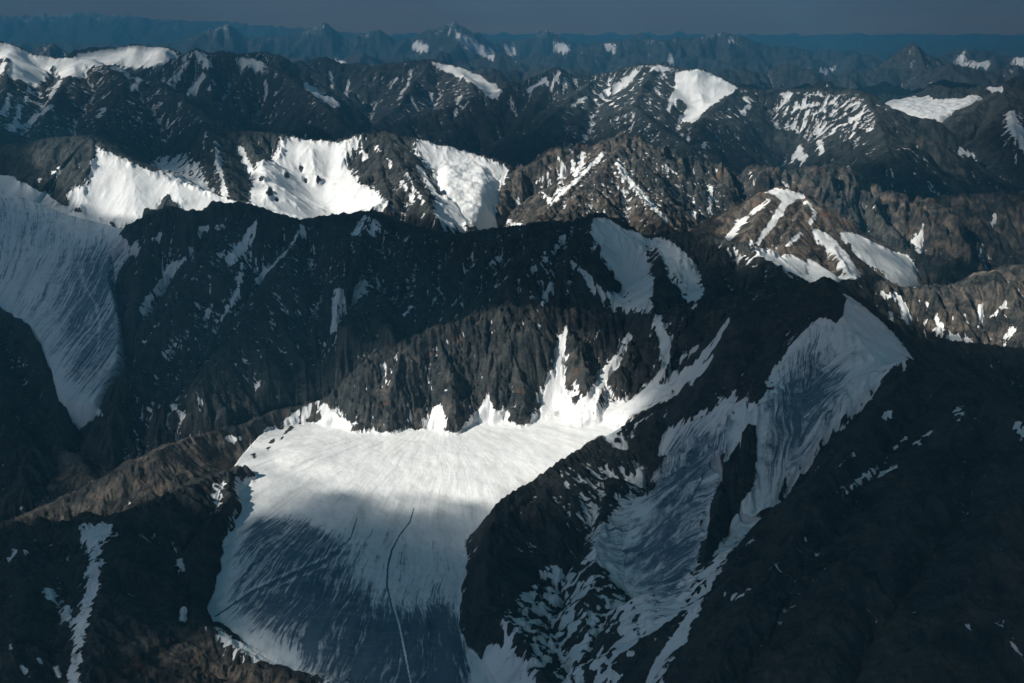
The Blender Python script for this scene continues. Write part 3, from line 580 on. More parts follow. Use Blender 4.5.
# near left ridge
c = (4.0, 6.0)
area([(79, 524), (96, 526), (114, 524), (112, 534), (101, 543), (99, 566), (100, 582), (91, 607), (86, 632), (80, 665), (76, 700), (65, 700), (74, 650), (74, 628), (84, 600), (90, 570), (91, 547), (81, 538)], *c, 1.0)
for q, w_ in (([(48, 590), (51, 601)], 6), ([(66, 604), (67, 616), (70, 622)], 5), ([(16, 549), (15, 559)], 5), ([(25, 549), (25, 555)], 4), ([(8, 556), (6, 560)], 3), ([(180, 560), (182, 572)], 3), ([(186, 606), (182, 622)], 4), ([(20, 665), (30, 676)], 4), ([(36, 655), (40, 664)], 3), ([(8, 640), (12, 650)], 3), ([(56, 668), (60, 676)], 3), ([(203, 626), (210, 630)], 3)):
    streak(q, w_, *c, .85)
area([(236, 470), (250, 446), (272, 426), (300, 409), (320, 400), (318, 412), (290, 432), (258, 462)], 6.4, 7.7, lambda x, y: .45 + .6 * rg(x / 60, y / 160, 33), soft=10, sub=True)
streak([(222, 441), (232, 439), (241, 439)], [4, 6, 4], 6.2, 7.4, .75)
area([(-30, 700), (90, 700), (108, 640), (150, 628), (205, 618), (236, 652), (300, 672), (330, 700)], 4.0, 5.4, .85, 'brown', 60)
area([(205, 488), (225, 478), (250, 470), (262, 456), (270, 450), (262, 475), (240, 500), (225, 520)], 5.6, 6.9, .5)
# long dark ridge
c = (7.0, 9.3)
for q, w_ in (([(258, 220), (246, 243), (228, 264)], [3, 8, 12]), ([(243, 262), (237, 296), (222, 322)], [5, 3, 1]), ([(304, 226), (290, 248), (253, 285)], [5, 3, 2]), ([(193, 250), (169, 271), (155, 292), (139, 312)], [2, 6, 6, 6]), ([(140, 245), (123, 255), (103, 264)], [4, 6, 6]), ([(165, 233), (151, 241)], 5), ([(260, 380), (258, 394)], 3), ([(197, 391), (201, 414)], 4), ([(172, 405), (184, 420)], 3), ([(339, 290), (336, 314), (333, 334)], [8, 5, 3]), ([(412, 305), (405, 316)], 3), ([(565, 236), (548, 258), (525, 277)], [3, 3, 2]), ([(552, 284), (540, 308)], [3, 1]), ([(568, 257), (593, 285), (617, 303), (640, 310)], [3, 6, 8, 4]), ([(568, 280), (566, 298)], 2), ([(148, 408), (156, 418)], 2), ([(500, 258), (485, 268)], 2), ([(765, 300), (750, 330)], 2), ([(215, 300), (205, 320)], 2), ([(210, 228), (196, 233)], 3), ([(600, 330), (590, 345)], 2), ([(88, 402), (106, 418)], 2), ([(225, 225), (215, 231)], 3)):
    streak(q, w_, *c, .82)
area([(366, 213), (350, 236), (388, 234), (380, 222)], 8.2, 9.3, .72)
area([(345, 308), (346, 290), (366, 278), (378, 290), (358, 300)], *c, .5)
area([(593, 218), (607, 217), (621, 227), (639, 232), (648, 243), (646, 257), (653, 282), (651, 299), (655, 313), (640, 311), (628, 297), (614, 275), (600, 252), (588, 233)], 7.6, 9.3, .97)
area([(648, 236), (664, 238), (680, 247), (694, 264), (703, 292), (696, 307), (687, 300), (678, 282), (662, 262)], 7.4, 9.1, .95)
area([(752, 290), (775, 292), (806, 291), (800, 302), (775, 300), (768, 312), (764, 300)], 6.6, 8.2, .62)
area([(716, 240), (740, 250), (760, 262), (752, 268), (730, 256)], 7.8, 9, .4)
# brown cone
c = (8.2, 10.1)
area([(759, 190), (775, 186), (803, 193), (806, 198), (796, 200), (789, 206), (775, 226), (757, 246), (754, 244), (771, 219), (782, 201), (771, 193)], *c, 1.0, soft=3)
for q, w_ in (([(806, 200), (815, 214), (810, 226)], 4), ([(801, 233), (785, 247)], 3), ([(747, 217), (726, 240)], 3), ([(770, 200), (752, 214)], 2), ([(752, 240), (750, 246)], 3)):
    streak(q, w_, *c, .95)
area([(813, 229), (827, 233), (845, 250), (863, 284), (849, 280), (834, 257), (817, 240)], *c, 1.0)
area([(753, 246), (775, 252), (796, 257), (820, 271), (842, 279), (844, 286), (813, 285), (796, 277), (775, 264), (757, 256)], *c, 1.0)
area([(838, 233), (856, 234), (891, 251), (912, 258), (915, 278), (922, 290), (898, 288), (884, 276), (863, 261), (849, 245)], *c, 1.0)
area([(768, 250), (790, 262), (806, 280), (790, 285), (772, 268)], *c, .5, soft=10)
# rock shoulder
c = (6.8, 8.6)
for q, w_ in (([(880, 293), (898, 299), (904, 310), (907, 322)], [2, 5, 4, 4]), ([(889, 312), (892, 322)], 3), ([(937, 312), (942, 326), (936, 334)], [2, 4, 14]), ([(945, 338), (962, 342)], 5), ([(981, 303), (979, 328)], 2.5), ([(1006, 302), (990, 319)], 2), ([(970, 336), (968, 344)], 6), ([(1014, 328), (1002, 340)], 3), ([(918, 300), (930, 306)], 2)):
    streak(q, w_, *c, .85)
# twin glacier ridge
c = (9.8, 12.3)
area([(282, 136), (307, 139), (330, 142), (343, 143), (350, 138), (365, 135), (356, 145), (348, 152), (345, 165), (356, 181), (375, 191), (392, 208), (369, 212), (337, 219), (308, 224), (282, 219), (250, 206), (254, 180), (256, 160), (272, 162), (279, 150)], *c, 1.0)
area([(417, 139), (436, 143), (462, 148), (481, 156), (510, 167), (509, 176), (497, 190), (496, 212), (478, 229), (450, 231), (433, 222), (437, 204), (444, 194), (433, 172), (414, 152)], *c, 1.0)
for q, r_ in (((288, 176), 4), ((302, 169), 3), ((306, 183), 3), ((319, 180), 3.5), ((270, 192), 4), ((276, 200), 3), ((262, 178), 3)):
    area([(q[0] + r_ * math.cos(a) * RS.uniform(.6, 1.2), q[1] + 1.2 * r_ * math.sin(a) * RS.uniform(.6, 1.2)) for a in np.linspace(0, 6.28, 9)[:-1]], *c, .05, 'rock', 6)
for q, w_ in (([(406, 172), (414, 188), (424, 203)], 3), ([(416, 165), (428, 182), (438, 200)], 4), ([(400, 178), (412, 200)], 2), ([(215, 140), (217, 160), (222, 180), (226, 197)], [3, 5, 4, 5]), ([(240, 147), (248, 165), (256, 178)], 4), ([(206, 132), (204, 150)], 2), ([(362, 150), (366, 160)], 3), ([(386, 158), (392, 166)], 3), ([(374, 145), (380, 152)], 3)):
    streak(q, w_, *c, .85)
area([(147, 162), (165, 156), (190, 154), (200, 168), (214, 194), (190, 186), (168, 178)], *c, .72)
area([(440, 152), (470, 175), (465, 200), (445, 215), (455, 190)], *c, .25, 'ice', 60)  # faint ice streaks painted in for the soft shading of the bowl
# snow spur
c = (9.2, 11.0)
area([(91, 137), (100, 149), (125, 160), (150, 171), (187, 184), (225, 197), (264, 209), (240, 222), (205, 224), (190, 224), (175, 207), (150, 217), (120, 228), (88, 216), (62, 204), (72, 190), (86, 186), (92, 172), (88, 164), (98, 156)], *c, 1.0)
streak([(38, 182), (62, 168)], 3, *c, .9)
area([(158, 205), (168, 193), (176, 204), (184, 214), (170, 222), (156, 216)], 9.2, 10.6, .1, 'rock', 8)
area([(-60, 172), (0, 172), (30, 186), (60, 205), (110, 225), (130, 245), (110, 300), (60, 300), (-60, 260)], 8.4, 10.4, 1.0, soft=10)
area([(-60, 190), (40, 190), (100, 222), (135, 240), (140, 300), (130, 360), (90, 400), (50, 360), (0, 300), (-60, 290)], 7.2, 10.2, .38, 'ice', 60)  # ice tone over the whole glacier, painted in for its deeper cloud shade
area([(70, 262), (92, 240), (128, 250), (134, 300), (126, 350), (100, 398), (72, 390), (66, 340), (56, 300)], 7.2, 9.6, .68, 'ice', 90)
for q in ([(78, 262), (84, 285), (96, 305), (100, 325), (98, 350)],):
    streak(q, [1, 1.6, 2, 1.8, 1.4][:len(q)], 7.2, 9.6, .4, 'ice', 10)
# left far range
c = (14, 22)
area([(0, 45), (10, 45), (25, 54), (40, 59), (58, 59), (84, 60), (84, 78), (70, 76), (62, 77), (55, 66), (48, 72), (35, 88), (22, 80), (8, 76), (12, 62), (0, 55)], *c, 1.0, soft=15)
for q, w_ in (([(20, 105), (18, 118), (11, 132)], [4, 6, 8]), ([(9, 95), (8, 105), (1, 115)], 4), ([(52, 105), (36, 118), (22, 130)], 3), ([(60, 80), (50, 98)], 3), ([(30, 88), (25, 104)], 3), ([(140, 80), (132, 90)], 3), ([(104, 108), (98, 118)], 3), ([(5, 62), (0, 72)], 4)):
    streak(q, w_, *c, .85, soft=8)
c = (18, 26.5)
area([(72, 57), (100, 52), (137, 46), (160, 48), (181, 55), (162, 64), (136, 69), (118, 64), (90, 66)], *c, .9, soft=10)
area([(108, 68), (125, 68), (140, 88), (125, 82)], *c, .6)
for q, w_ in (([(195, 51), (202, 58), (211, 68)], 5), ([(188, 62), (178, 74), (166, 86)], 3), ([(203, 74), (199, 84), (188, 96)], [3, 4, 2]), ([(213, 80), (208, 92)], 2), ([(180, 78), (170, 88)], 2), ([(265, 80), (266, 92)], 2)):
    streak(q, w_, *c, .85, soft=8)
area([(233, 62), (245, 58), (262, 62), (262, 72), (245, 68)], *c, .8)
# blue range
c = (18, 26)
area([(430, 62), (449, 67), (478, 71), (482, 79), (501, 91), (497, 98), (489, 99), (481, 88), (462, 78), (443, 70)], *c, 1.0, soft=10)
for q, w_ in (([(304, 85), (320, 95), (340, 107)], [4, 6, 5]), ([(412, 68), (408, 85), (398, 98)], 2), ([(398, 78), (388, 90)], 2), ([(330, 72), (334, 88)], 2), ([(350, 80), (345, 96)], 2)):
    streak(q, w_, *c, .8, soft=8)
area([(445, 88), (462, 88), (474, 105), (455, 112)], *c, .45)
# snow horn range
c = (14.5, 20)
area([(675, 75), (684, 72), (696, 71), (709, 73), (724, 80), (739, 88), (721, 98), (709, 108), (693, 122), (677, 121), (688, 108), (680, 98), (663, 115), (671, 98), (676, 86)], *c, 1.0, soft=10)
for q, w_ in (([(637, 71), (624, 84), (609, 95)], [4, 4, 2]), ([(626, 78), (610, 90), (594, 101)], [2, 3, 1.5]), ([(590, 94), (573, 106)], 2.5), ([(652, 68), (670, 70)], 4), ([(560, 72), (552, 84)], 3), ([(548, 80), (528, 90)], 2.5), ([(745, 98), (750, 105), (742, 115)], 3), ([(688, 135), (687, 148)], 2), ([(706, 143), (700, 150)], 2), ([(780, 96), (792, 94)], 3), ([(800, 145), (798, 156), (806, 158)], [3, 8, 8]), ([(818, 140), (822, 155)], 5), ([(866, 105), (858, 120), (852, 132)], 2)):
    streak(q, w_, *c, .85, soft=8)
area([(600, 78), (636, 68), (660, 68), (672, 80), (662, 108), (630, 112), (600, 100)], *c, .36)
area([(776, 97), (800, 91), (850, 94), (872, 108), (878, 130), (855, 140), (835, 132), (815, 140), (790, 132), (776, 120)], *c, .44)
area([(545, 76), (560, 68), (576, 82), (560, 90)], *c, .45)
for q, w_ in (([(1010, 112), (1014, 128), (1030, 148)], [8, 12, 14]), ([(958, 150), (974, 157)], 4), ([(985, 88), (1003, 90)], 4)):
    streak(q, w_, 15, 23, .9, soft=8)
# serrated ridge
c = (9.8, 12.2)
for q, w_ in (([(558, 155), (563, 172), (558, 194)], [2, 3, 3]), ([(570, 149), (573, 162), (574, 178)], 2.5), ([(584, 154), (580, 165), (575, 177)], [5, 5, 3]), ([(604, 152), (582, 175), (554, 201)], [3, 4, 3]), ([(538, 178), (545, 184)], 6), ([(550, 170), (548, 180)], 2), ([(616, 160), (626, 178), (647, 201), (667, 222)], [3, 6, 5, 3]), ([(665, 162), (668, 178)], 2), ([(711, 186), (709, 215)], 2.5), ([(695, 210), (692, 218)], 4), ([(640, 196), (648, 200)], 3), ([(592, 205), (584, 216)], 2.5), ([(540, 190), (552, 204)], 3), ([(508, 222), (522, 226)], 5), ([(516, 196), (520, 204)], 2), ([(750, 172), (756, 184)], 2)):
    streak(q, w_, *c, .85, soft=6)
for q, w_ in (([(922, 212), (924, 222), (920, 245)], [1, 3, 3]), ([(910, 236), (920, 252)], [2, 4]), ([(875, 205), (872, 216)], 2), ([(785, 180), (790, 196)], 2), ([(995, 214), (993, 226)], 2), ([(985, 240), (978, 258)], 1.5)):
    streak(q, w_, 9.6, 13, .85, soft=6)
area([(498, 98), (560, 72), (640, 70), (742, 95), (760, 130), (700, 150), (600, 140), (520, 130)], 13, 20, .30, soft=150)
area([(0, 60), (80, 70), (150, 90), (200, 110), (180, 135), (0, 135)], 13, 21, .30, soft=150)
area([(185, 55), (290, 75), (330, 115), (250, 125), (170, 90)], 16, 22, .29, soft=150)
area([(340, 75), (430, 66), (500, 90), (470, 115), (400, 120), (330, 110)], 18, 26, .34, soft=150)
area([(520, 175), (630, 142), (750, 180), (740, 225), (640, 225), (560, 215)], 9.8, 12.4, .25, soft=80)
area([(140, 225), (400, 225), (580, 225), (560, 300), (400, 320), (250, 380), (130, 380)], 7.2, 9.3, .20, soft=100)
# far skyline
for q, w_ in (([(454, 32), (463, 42), (478, 50), (494, 57)], [2, 5, 7, 4]), ([(552, 46), (568, 50)], 5), ([(606, 44), (614, 52)], 5), ([(505, 48), (515, 54)], 4), ([(412, 46), (428, 50)], 4), ([(725, 40), (735, 44)], 4), ([(955, 60), (972, 66), (990, 64)], 4), ([(1014, 58), (1024, 64)], 6), ([(670, 54), (672, 64)], 4), ([(820, 74), (835, 68)], 3), ([(965, 52), (960, 60)], 3), ([(335, 60), (345, 66)], 3)):
    streak(q, w_, 31, 50, .85, soft=25)
# deep snow rounds off the gullies under it
sm = sstep(.7, .95, DEN) * (1 - ICE); sm = blur(blur(sm, 1, 0), 1, 1)
zs = sblur(Z[:je_], 80, je_); Z[:je_] += (.9 * sm[:je_] * (zs - Z[:je_])).astype(np.float32); del zs
print('masks', time.time() - T0)

# ------------------------------------------------------------------ which slopes the sun reaches between the clouds
def lit(px, y0, y1, val=1.0, soft=60): area(px, y0, y1, val, 'lit', soft)
LIT[:] = (.25 * sstep(23000, 28000, Yg) + .35 * sstep(.3, .7, fbm(Xg / 3500, Yg / 3500, 3, 88)) * (Xg > -3000)) * sstep(12500, 14500, Yg)
lit([(-80, 45), (0, 43), (90, 57), (90, 80), (60, 84), (30, 92), (-80, 92)], 14, 22, 1, 150)
lit([(70, 50), (185, 45), (185, 60), (140, 72), (70, 68)], 22, 26.5, 1, 200)
lit([(560, 60), (740, 60), (745, 90), (700, 128), (600, 128), (560, 100)], 14, 20, 1, 150)
lit([(750, 85), (890, 85), (960, 150), (900, 160), (780, 165)], 13, 20, .75, 150)
lit([(880, 90), (1010, 85), (1000, 120), (930, 145), (880, 130)], 16, 23.5, .9, 150)
lit([(300, 62), (430, 62), (480, 80), (470, 112), (400, 128), (320, 110)], 18, 26, .4, 200)
lit([(425, 58), (505, 75), (505, 100), (430, 90)], 20, 26, .9, 150)
lit([(470, 215), (500, 185), (560, 150), (632, 134), (720, 160), (830, 165), (920, 200), (920, 270), (850, 240), (810, 185), (760, 185), (700, 225), (640, 228), (600, 214), (520, 232), (470, 236)], 9.7, 12.6, 1, 90)
lit([(930, 205), (1080, 200), (1080, 262), (940, 262)], 10, 13, .5, 150)
lit([(275, 130), (350, 132), (420, 135), (515, 160), (515, 190), (500, 235), (380, 216), (340, 222), (250, 214), (225, 195), (235, 140)], 9.8, 12.4, 1.0, 50)
lit([(20, 150), (60, 135), (92, 134), (130, 160), (190, 184), (240, 202), (225, 212), (195, 226), (160, 220), (110, 224), (60, 200), (20, 185)], 9.2, 11, 1.0, 45)
lit([(690, 240), (716, 220), (757, 186), (782, 182), (810, 192), (815, 225), (802, 262), (750, 264), (705, 262)], 8.4, 10.2, 1, 40)
lit([(826, 232), (850, 245), (868, 284), (846, 284), (828, 255)], 8.4, 10.2, .55, 40)
lit([(860, 240), (930, 258), (935, 292), (900, 290)], 8.4, 10.2, .3, 60)
lit([(845, 278), (900, 282), (1000, 266), (1120, 252), (1120, 350), (1024, 352), (925, 342), (875, 315)], 6.9, 8.7, 1, 40)
lit([(325, 402), (350, 376), (400, 346), (450, 328), (520, 312), (560, 314), (590, 335), (625, 360), (628, 405), (600, 420), (330, 425)], 6.8, 8.0, .75, 60)
lit([(300, 398), (345, 408), (440, 400), (540, 398), (600, 392), (630, 400), (640, 412), (610, 434), (560, 464), (520, 488), (500, 500), (440, 506), (400, 504), (350, 498), (300, 492), (262, 488), (235, 474), (262, 446)], 6.1, 7.6, 1.0, 75)
lit([(430, 495), (505, 492), (500, 516), (470, 524), (430, 512)], 5.6, 7, .9, 50)
lit([(245, 486), (330, 488), (425, 491), (430, 499), (330, 498), (250, 495)], 5.8, 6.8, .35, 28)
lit([(290, 500), (352, 503), (350, 512), (288, 510)], 5.8, 6.6, .7, 25)
lit([(325, 398), (300, 405), (240, 420), (180, 438), (130, 460), (70, 495), (0, 522), (0, 540), (60, 522), (120, 515), (205, 480), (250, 455), (300, 425)], 6.0, 7.7, .7, 60)
lit([(60, 700), (100, 660), (150, 635), (205, 622), (240, 645), (300, 675), (330, 700)], 4, 5.3, .4, 90)
lit([(790, 672), (820, 655), (850, 665), (830, 700), (790, 700)], 3.4, 4.8, .3, 60)
print('lit', time.time() - T0)
# ------------------------------------------------------------------ materials
def N(nt, t, **k):
    n = nt.nodes.new(t)
    for a, b in k.items(): setattr(n, a, b)
    return n
def ground_material():
    m = bpy.data.materials.new('rock_snow_and_ice'); m.use_nodes = True; nt = m.node_tree; nt.nodes.clear(); L = nt.links.new
    def math_(op, a, b=None, c=None, clamp=False):
        n = N(nt, 'ShaderNodeMath', operation=op, use_clamp=clamp)
        for i, x in enumerate((a, b, c)):
            if x is None: continue
            if isinstance(x, (int, float)): n.inputs[i].default_value = x
            else: L(x, n.inputs[i])
        return n.outputs[0]
    def noise(vec, scale, detail=4, rough=.6, dist=0.0):
        n = N(nt, 'ShaderNodeTexNoise'); n.inputs['Scale'].default_value = scale; n.inputs['Detail'].default_value = detail
        n.inputs['Roughness'].default_value = rough; n.inputs['Distortion'].default_value = dist; L(vec, n.inputs['Vector']); return n.outputs['Fac']
    def mixc(f, a, b):
        n = N(nt, 'ShaderNodeMix', data_type='RGBA')
        if isinstance(f, float): n.inputs[0].default_value = f
        else: L(f, n.inputs[0])
        for i, x in ((6, a), (7, b)):
            if isinstance(x, tuple): n.inputs[i].default_value = (*x, 1)
            else: L(x, n.inputs[i])
        return n.outputs[2]
    def ramp(x, a, b):
        n = N(nt, 'ShaderNodeMapRange', interpolation_type='SMOOTHSTEP'); n.inputs['From Min'].default_value = a; n.inputs['From Max'].default_value = b
        L(x, n.inputs['Value']); return n.outputs[0]
    geo = N(nt, 'ShaderNodeNewGeometry').outputs['Position']
    att = N(nt, 'ShaderNodeAttribute', attribute_name='cover'); sep = N(nt, 'ShaderNodeSeparateColor'); L(att.outputs['Color'], sep.inputs[0])
    den, ice, brn = sep.outputs[0], sep.outputs[1], sep.outputs[2]
    flow = N(nt, 'ShaderNodeAttribute', attribute_name='flow').outputs['Vector']
    def mapv(v, s):
        n = N(nt, 'ShaderNodeMapping'); n.inputs['Scale'].default_value = s; L(v, n.inputs['Vector']); return n.outputs[0]
    n_f = noise(geo, 1 / 45, 8, .68)
    n_c = noise(geo, 1 / 320, 4, .6)
    st1 = noise(mapv(flow, (1 / 22, 1 / 420, 1)), 1.0, 5, .6, .3)
    st2 = noise(mapv(flow, (1 / 70, 1 / 900, 1)), 1.0, 4, .6, .2)
    # snow
    a = math_('MULTIPLY_ADD', math_('SUBTRACT', n_f, .5), .80, den)
    a = math_('MULTIPLY_ADD', math_('SUBTRACT', st1, .5), .92, a)
    a = math_('MULTIPLY_ADD', math_('SUBTRACT', n_c, .5), .30, a)
    snow = ramp(a, .50, .57)
    # bare ice, and shade painted as ice, streaks the snow
    st3 = noise(mapv(flow, (1 / 9, 1 / 120, 1)), 1.0, 4, .65, .3)
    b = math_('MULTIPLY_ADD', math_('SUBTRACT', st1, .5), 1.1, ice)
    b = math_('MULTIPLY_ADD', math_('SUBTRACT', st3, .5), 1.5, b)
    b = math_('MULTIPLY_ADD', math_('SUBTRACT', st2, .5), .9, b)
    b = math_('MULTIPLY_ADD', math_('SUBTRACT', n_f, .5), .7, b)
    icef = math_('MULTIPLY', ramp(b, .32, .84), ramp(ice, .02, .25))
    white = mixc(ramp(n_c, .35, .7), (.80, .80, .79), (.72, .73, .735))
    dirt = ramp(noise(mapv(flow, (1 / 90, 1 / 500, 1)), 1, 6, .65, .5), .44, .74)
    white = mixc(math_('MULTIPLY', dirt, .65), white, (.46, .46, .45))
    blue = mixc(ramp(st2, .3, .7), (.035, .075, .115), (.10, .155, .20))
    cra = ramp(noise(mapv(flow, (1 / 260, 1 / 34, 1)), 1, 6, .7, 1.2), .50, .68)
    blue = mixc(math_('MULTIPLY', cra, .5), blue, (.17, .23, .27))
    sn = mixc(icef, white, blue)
    # rock: dark slate, rusty and grey bands, pale scree in the runnels
    r1 = noise(geo, 1 / 140, 8, .7, .6); r2 = noise(mapv(geo, (1, 1, 2.6)), 1 / 60, 7, .7, .4); r3 = noise(geo, 1 / 9, 4, .7)
    rock = mixc(ramp(r1, .36, .66), (.010, .015, .018), (.046, .052, .050))
    rock = mixc(math_('MULTIPLY', ramp(r2, .48, .72), .55), rock, (.11, .105, .095))
    rust = mixc(ramp(r1, .4, .65), (.034, .032, .029), (.20, .160, .128))
    rf = ramp(math_('MULTIPLY_ADD', math_('SUBTRACT', r1, .5), .9, math_('MULTIPLY_ADD', math_('SUBTRACT', n_c, .5), .8, brn)), .35, .95)
    rock = mixc(rf, rock, rust)
    red = ramp(math_('ADD', noise(geo, 1 / 210, 5, .65, .8), math_('MULTIPLY', brn, .10)), .66, .76)
    rock = mixc(math_('MULTIPLY', red, .5), rock, (.16, .07, .035))
    rock = mixc(math_('MULTIPLY', ramp(r3, .5, .75), .38), rock, (.13, .13, .12))
    rock = mixc(math_('MULTIPLY', ramp(st1, .54, .70), .42), rock, (.095, .092, .085))
    col = mixc(snow, rock, sn)
    bs = N(nt, 'ShaderNodeBsdfPrincipled'); L(col, bs.inputs['Base Color'])
    rr = N(nt, 'ShaderNodeMix', data_type='FLOAT'); L(snow, rr.inputs[0]); rr.inputs[2].default_value = .92; rr.inputs[3].default_value = .6
    L(rr.outputs[0], bs.inputs['Roughness']); bs.inputs['Specular IOR Level'].default_value = .25
    # broken surface under the mesh's own resolution
    hb = math_('MULTIPLY_ADD', noise(geo, 1 / 26, 8, .7), 20.0, math_('MULTIPLY', st1, 7.0))
    hs = math_('MULTIPLY_ADD', st1, 2.2, math_('MULTIPLY_ADD', st3, 1.0, math_('MULTIPLY', n_f, 3.5)))
    hm = N(nt, 'ShaderNodeMix', data_type='FLOAT'); L(snow, hm.inputs[0]); L(hb, hm.inputs[2]); L(hs, hm.inputs[3])
    bp = N(nt, 'ShaderNodeBump'); bp.inputs['Strength'].default_value = 1.0; bp.inputs['Distance'].default_value = 1.0; L(hm.outputs[0], bp.inputs['Height'])
    L(bp.outputs[0], bs.inputs['Normal'])
    o = N(nt, 'ShaderNodeOutputMaterial'); L(bs.outputs[0], o.inputs[0]); return m
GM = ground_material()

# ------------------------------------------------------------------ one mesh per massif, glacier or snow slope
LABELS = {
 'valley_floor': ('valley_floor', 'dark valley floors lying deep between the ranges', 'valley'),
 'far_range': ('mountain_range', 'hazy blue mountain range along the horizon, farthest of all the ranges', 'mountain range'),
 'blue_range': ('mountain_range', 'blue hazy mountain with a white snowfield hanging on its right shoulder, left of centre', 'mountain'),
 'snow_horn_range': ('mountain_range', 'long streaked mountain range with a bright white snow horn on its crest', 'mountain range'),
 'right_glacier_peak': ('mountain', 'distant mountain on the right edge with a pale glacier spilling down from its saddle', 'mountain'),
 'left_snow_range': ('mountain_range', 'dark blue range in the upper left with sunlit snow caps along its top', 'mountain range'),
 'dark_cone': ('mountain', 'small dark cone-shaped summit peeping out behind the twin snowfields', 'mountain'),
 'twin_glacier_ridge': ('mountain', 'rocky ridge carrying two bright sunlit snowfields side by side', 'mountain'),
 'snow_spur': ('mountain', 'dark summit with a white snow arm falling to the right, above the shaded valley glacier', 'mountain'),
 'serrated_ridge': ('mountain', 'brown jagged ridge with fluted rock ribs and thin white gullies', 'mountain'),
 'red_rock_wall': ('mountain', 'reddish bare rock mountainside on the right behind the brown cone', 'mountain'),
 'brown_cone': ('mountain', 'brown pointed peak with white ribs of snow on its top and snow slopes at its foot', 'mountain'),
 'rock_shoulder': ('mountain', 'sunlit grey brown rock shoulder with small snow patches at the right edge', 'mountain'),
 'dark_long_ridge': ('mountain', 'long dark shaded mountainside with two dim snow triangles near its crest', 'mountain'),
 'left_dark_mountain': ('mountain', 'black mountainside at the left edge beside the shaded valley glacier', 'mountain'),
 'cirque_wall': ('rock_wall', 'craggy grey rock wall standing round the head of the bright glacier', 'rock wall'),
 'brown_spur': ('mountain_spur', 'smooth brown spur running down to the left from the bright glacier', 'mountain spur'),
 'near_left_ridge': ('mountain', 'black near ridge at the lower left with a tall white snow gully', 'mountain'),
 'snow_fan_peak': ('mountain', 'dark pointed peak with a wide shaded snow fan on its face, right of the bright glacier', 'mountain'),
 'near_dark_ridge': ('mountain', 'nearest black mountainside filling the lower right corner', 'mountain'),
 'cirque_glacier': ('glacier', 'big white glacier in the middle, sunlit at its head and blue grey below', 'glacier'),
 'valley_glacier': ('glacier', 'dim blue grey glacier in shadow flowing down the valley at the left edge', 'glacier'),
}
cover = np.stack([np.clip(DEN, 0, 1.3), np.clip(ICE_SHADE, 0, 2), np.clip(BRN, 0, 1.3), np.ones_like(DEN)], -1).astype(np.float32)
idx = np.arange(NJ * NI, dtype=np.int32).reshape(NJ, NI)
fg = GID[:-1, :-1]
def build(name, sel):
    a = idx[:-1, :-1][sel]
    if len(a) == 0: return None
    q = np.stack([a, a + 1, a + NI + 1, a + NI], -1)
    used, inv = np.unique(q, return_inverse=True); inv = inv.reshape(-1).astype(np.int32)
    me = bpy.data.meshes.new(name); me.vertices.add(len(used))
    me.vertices.foreach_set('co', np.stack([Xg.ravel()[used], Yg.ravel()[used], Z.ravel()[used]], -1).astype(np.float32).ravel())
    me.loops.add(len(inv)); me.loops.foreach_set('vertex_index', inv)
    me.polygons.add(len(q)); me.polygons.foreach_set('loop_start', np.arange(len(q), dtype=np.int32) * 4)
    me.update()
    me.polygons.foreach_set('use_smooth', np.ones(len(q), bool))
    c = me.attributes.new('cover', 'FLOAT_COLOR', 'POINT'); c.data.foreach_set('color', cover.reshape(-1, 4)[used].ravel())
    f = me.attributes.new('flow', 'FLOAT_VECTOR', 'POINT'); f.data.foreach_set('vector', np.stack([SA.ravel()[used], SD.ravel()[used], np.zeros(len(used), np.float32)], -1).astype(np.float32).ravel())
    me.materials.append(GM)
    o = bpy.data.objects.new(name, me); SC.collection.objects.link(o); return o
for k, g in enumerate(GROUPS):
    nm, lab, cat = LABELS[g]
    o = build(nm, fg == k)
    if o: o['kind'] = 'structure'; o['label'] = lab; o['category'] = cat
print('meshes', time.time() - T0)

# ------------------------------------------------------------------ clouds between the sun and the slopes
HC = CAMZ + 2600.0
cell = 55.0; cx0, cx1, cy0, cy1 = -24000, 17000, -3000, 27000
nx, ny = int((cx1 - cx0) / cell) + 1, int((cy1 - cy0) / cell) + 1
hole = np.zeros((ny, nx), np.float32)
jm = int(np.searchsorted(YR, 25000))
tt = (HC - Z[:jm]) / sdir[2]
px = ((Xg[:jm] + tt * sdir[0] - cx0) / cell); py = ((Yg[:jm] + tt * sdir[1] - cy0) / cell)
ok = (px >= 1) & (px < nx - 2) & (py >= 1) & (py < ny - 2) & (LIT[:jm] > .02)
np.maximum.at(hole, (py[ok].round().astype(int), px[ok].round().astype(int)), LIT[:jm][ok])
for _ in range(3):                                       # close pin holes
    hole = np.maximum(hole, blur(blur(hole, 1, 0), 1, 1))
hole = blur(blur(hole, 1, 0), 1, 1)
CXg, CYg = np.meshgrid(np.arange(nx) * cell + cx0, np.arange(ny) * cell + cy0)
wis = fbm(CXg / 700, CYg / 700, 5, 5)
cov = 1 - np.clip(hole * 1.08, 0, 1)
edge = sstep(0, 1800, np.minimum(np.minimum(CXg - cx0, cx1 - CXg), np.minimum(CYg - cy0, cy1 - CYg)) + 700 * wis)
OP = np.clip(cov + 1.5 * cov * (1 - cov) * fbm(CXg / 420, CYg / 190, 4, 23), 0, 1) * edge * 0.985 * (1 - .10 * sstep(11500, 14500, CYg))
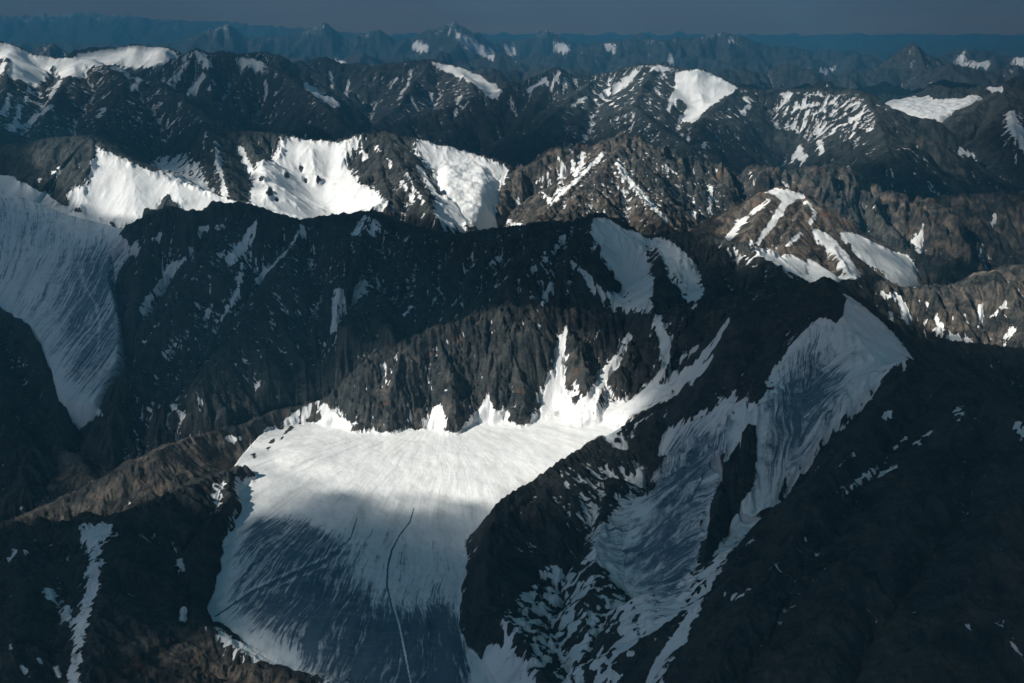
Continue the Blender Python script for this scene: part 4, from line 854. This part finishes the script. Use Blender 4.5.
# the farthest slopes lie under scattered cloud only
thick = 60 + 420 * OP * (1 + .5 * fbm(CXg / 1500, CYg / 1500, 4, 9))
zt = HC + thick * .7 + 60 * wis; zb_ = HC - thick * .3 + 30 * wis
keep = (OP[:-1, :-1] > .02)
nC = nx * ny; ci = np.arange(nC, dtype=np.int32).reshape(ny, nx)
a = ci[:-1, :-1][keep]
top = np.stack([a, a + 1, a + nx + 1, a + nx], -1); bot = np.stack([a + nx, a + nx + 1, a + 1, a], -1) + nC
q = np.concatenate([top, bot]); used, inv = np.unique(q, return_inverse=True); inv = inv.reshape(-1).astype(np.int32)
V = np.concatenate([np.stack([CXg, CYg, zt], -1).reshape(-1, 3), np.stack([CXg, CYg, zb_], -1).reshape(-1, 3)])
O2 = np.concatenate([OP.ravel(), OP.ravel()])
me = bpy.data.meshes.new('clouds'); me.vertices.add(len(used)); me.vertices.foreach_set('co', V[used].astype(np.float32).ravel())
me.loops.add(len(inv)); me.loops.foreach_set('vertex_index', inv); me.polygons.add(len(q)); me.polygons.foreach_set('loop_start', np.arange(len(q), dtype=np.int32) * 4)
me.update(); me.polygons.foreach_set('use_smooth', np.ones(len(q), bool))
at = me.attributes.new('opacity', 'FLOAT', 'POINT'); at.data.foreach_set('value', (1 - np.sqrt(1 - O2[used])).astype(np.float32))
cm = bpy.data.materials.new('cloud'); cm.use_nodes = True; nt = cm.node_tree; nt.nodes.clear()
tr = N(nt, 'ShaderNodeBsdfTransparent'); df = N(nt, 'ShaderNodeBsdfDiffuse'); df.inputs[0].default_value = (.12, .40, .50, 1)
tl = N(nt, 'ShaderNodeBsdfTranslucent'); tl.inputs[0].default_value = (.09, .30, .40, 1)
m1 = N(nt, 'ShaderNodeMixShader'); m1.inputs[0].default_value = .35; m2 = N(nt, 'ShaderNodeMixShader'); aa = N(nt, 'ShaderNodeAttribute', attribute_name='opacity')
oo = N(nt, 'ShaderNodeOutputMaterial')
nt.links.new(df.outputs[0], m1.inputs[1]); nt.links.new(tl.outputs[0], m1.inputs[2]); nt.links.new(aa.outputs['Fac'], m2.inputs[0])
nt.links.new(tr.outputs[0], m2.inputs[1]); nt.links.new(m1.outputs[0], m2.inputs[2]); nt.links.new(m2.outputs[0], oo.inputs[0])
me.materials.append(cm)
cl = bpy.data.objects.new('clouds', me); SC.collection.objects.link(cl)
cl['kind'] = 'structure'; cl['label'] = 'broken cloud layer overhead that shades most of the slopes'; cl['category'] = 'clouds'

# ------------------------------------------------------------------ the air
def box(name, x0, x1, y0, y1, z0, z1):
    me = bpy.data.meshes.new(name)
    v = [(x, y, z) for x in (x0, x1) for y in (y0, y1) for z in (z0, z1)]
    me.from_pydata(v, [], [(0, 1, 3, 2), (4, 6, 7, 5), (0, 4, 5, 1), (2, 3, 7, 6), (0, 2, 6, 4), (1, 5, 7, 3)])
    o = bpy.data.objects.new(name, me); SC.collection.objects.link(o); return o
hz = box('haze', -90000, 90000, -6000, 76000, float(Z.min()) - 1, max(CAMZ + 25, float(Z.max()) + 25))
hm = bpy.data.materials.new('haze'); hm.use_nodes = True; nt = hm.node_tree; nt.nodes.clear()
pv = N(nt, 'ShaderNodeVolumePrincipled'); pv.inputs['Color'].default_value = HAZE_COL; pv.inputs['Density'].default_value = HAZE_DEN; pv.inputs['Anisotropy'].default_value = 0.0
oo = N(nt, 'ShaderNodeOutputMaterial'); nt.links.new(pv.outputs[0], oo.inputs['Volume']); hz.data.materials.append(hm)
hz['kind'] = 'stuff'; hz['label'] = 'thin blue haze filling the air between the mountain ranges'; hz['category'] = 'haze'
print('done', time.time() - T0)
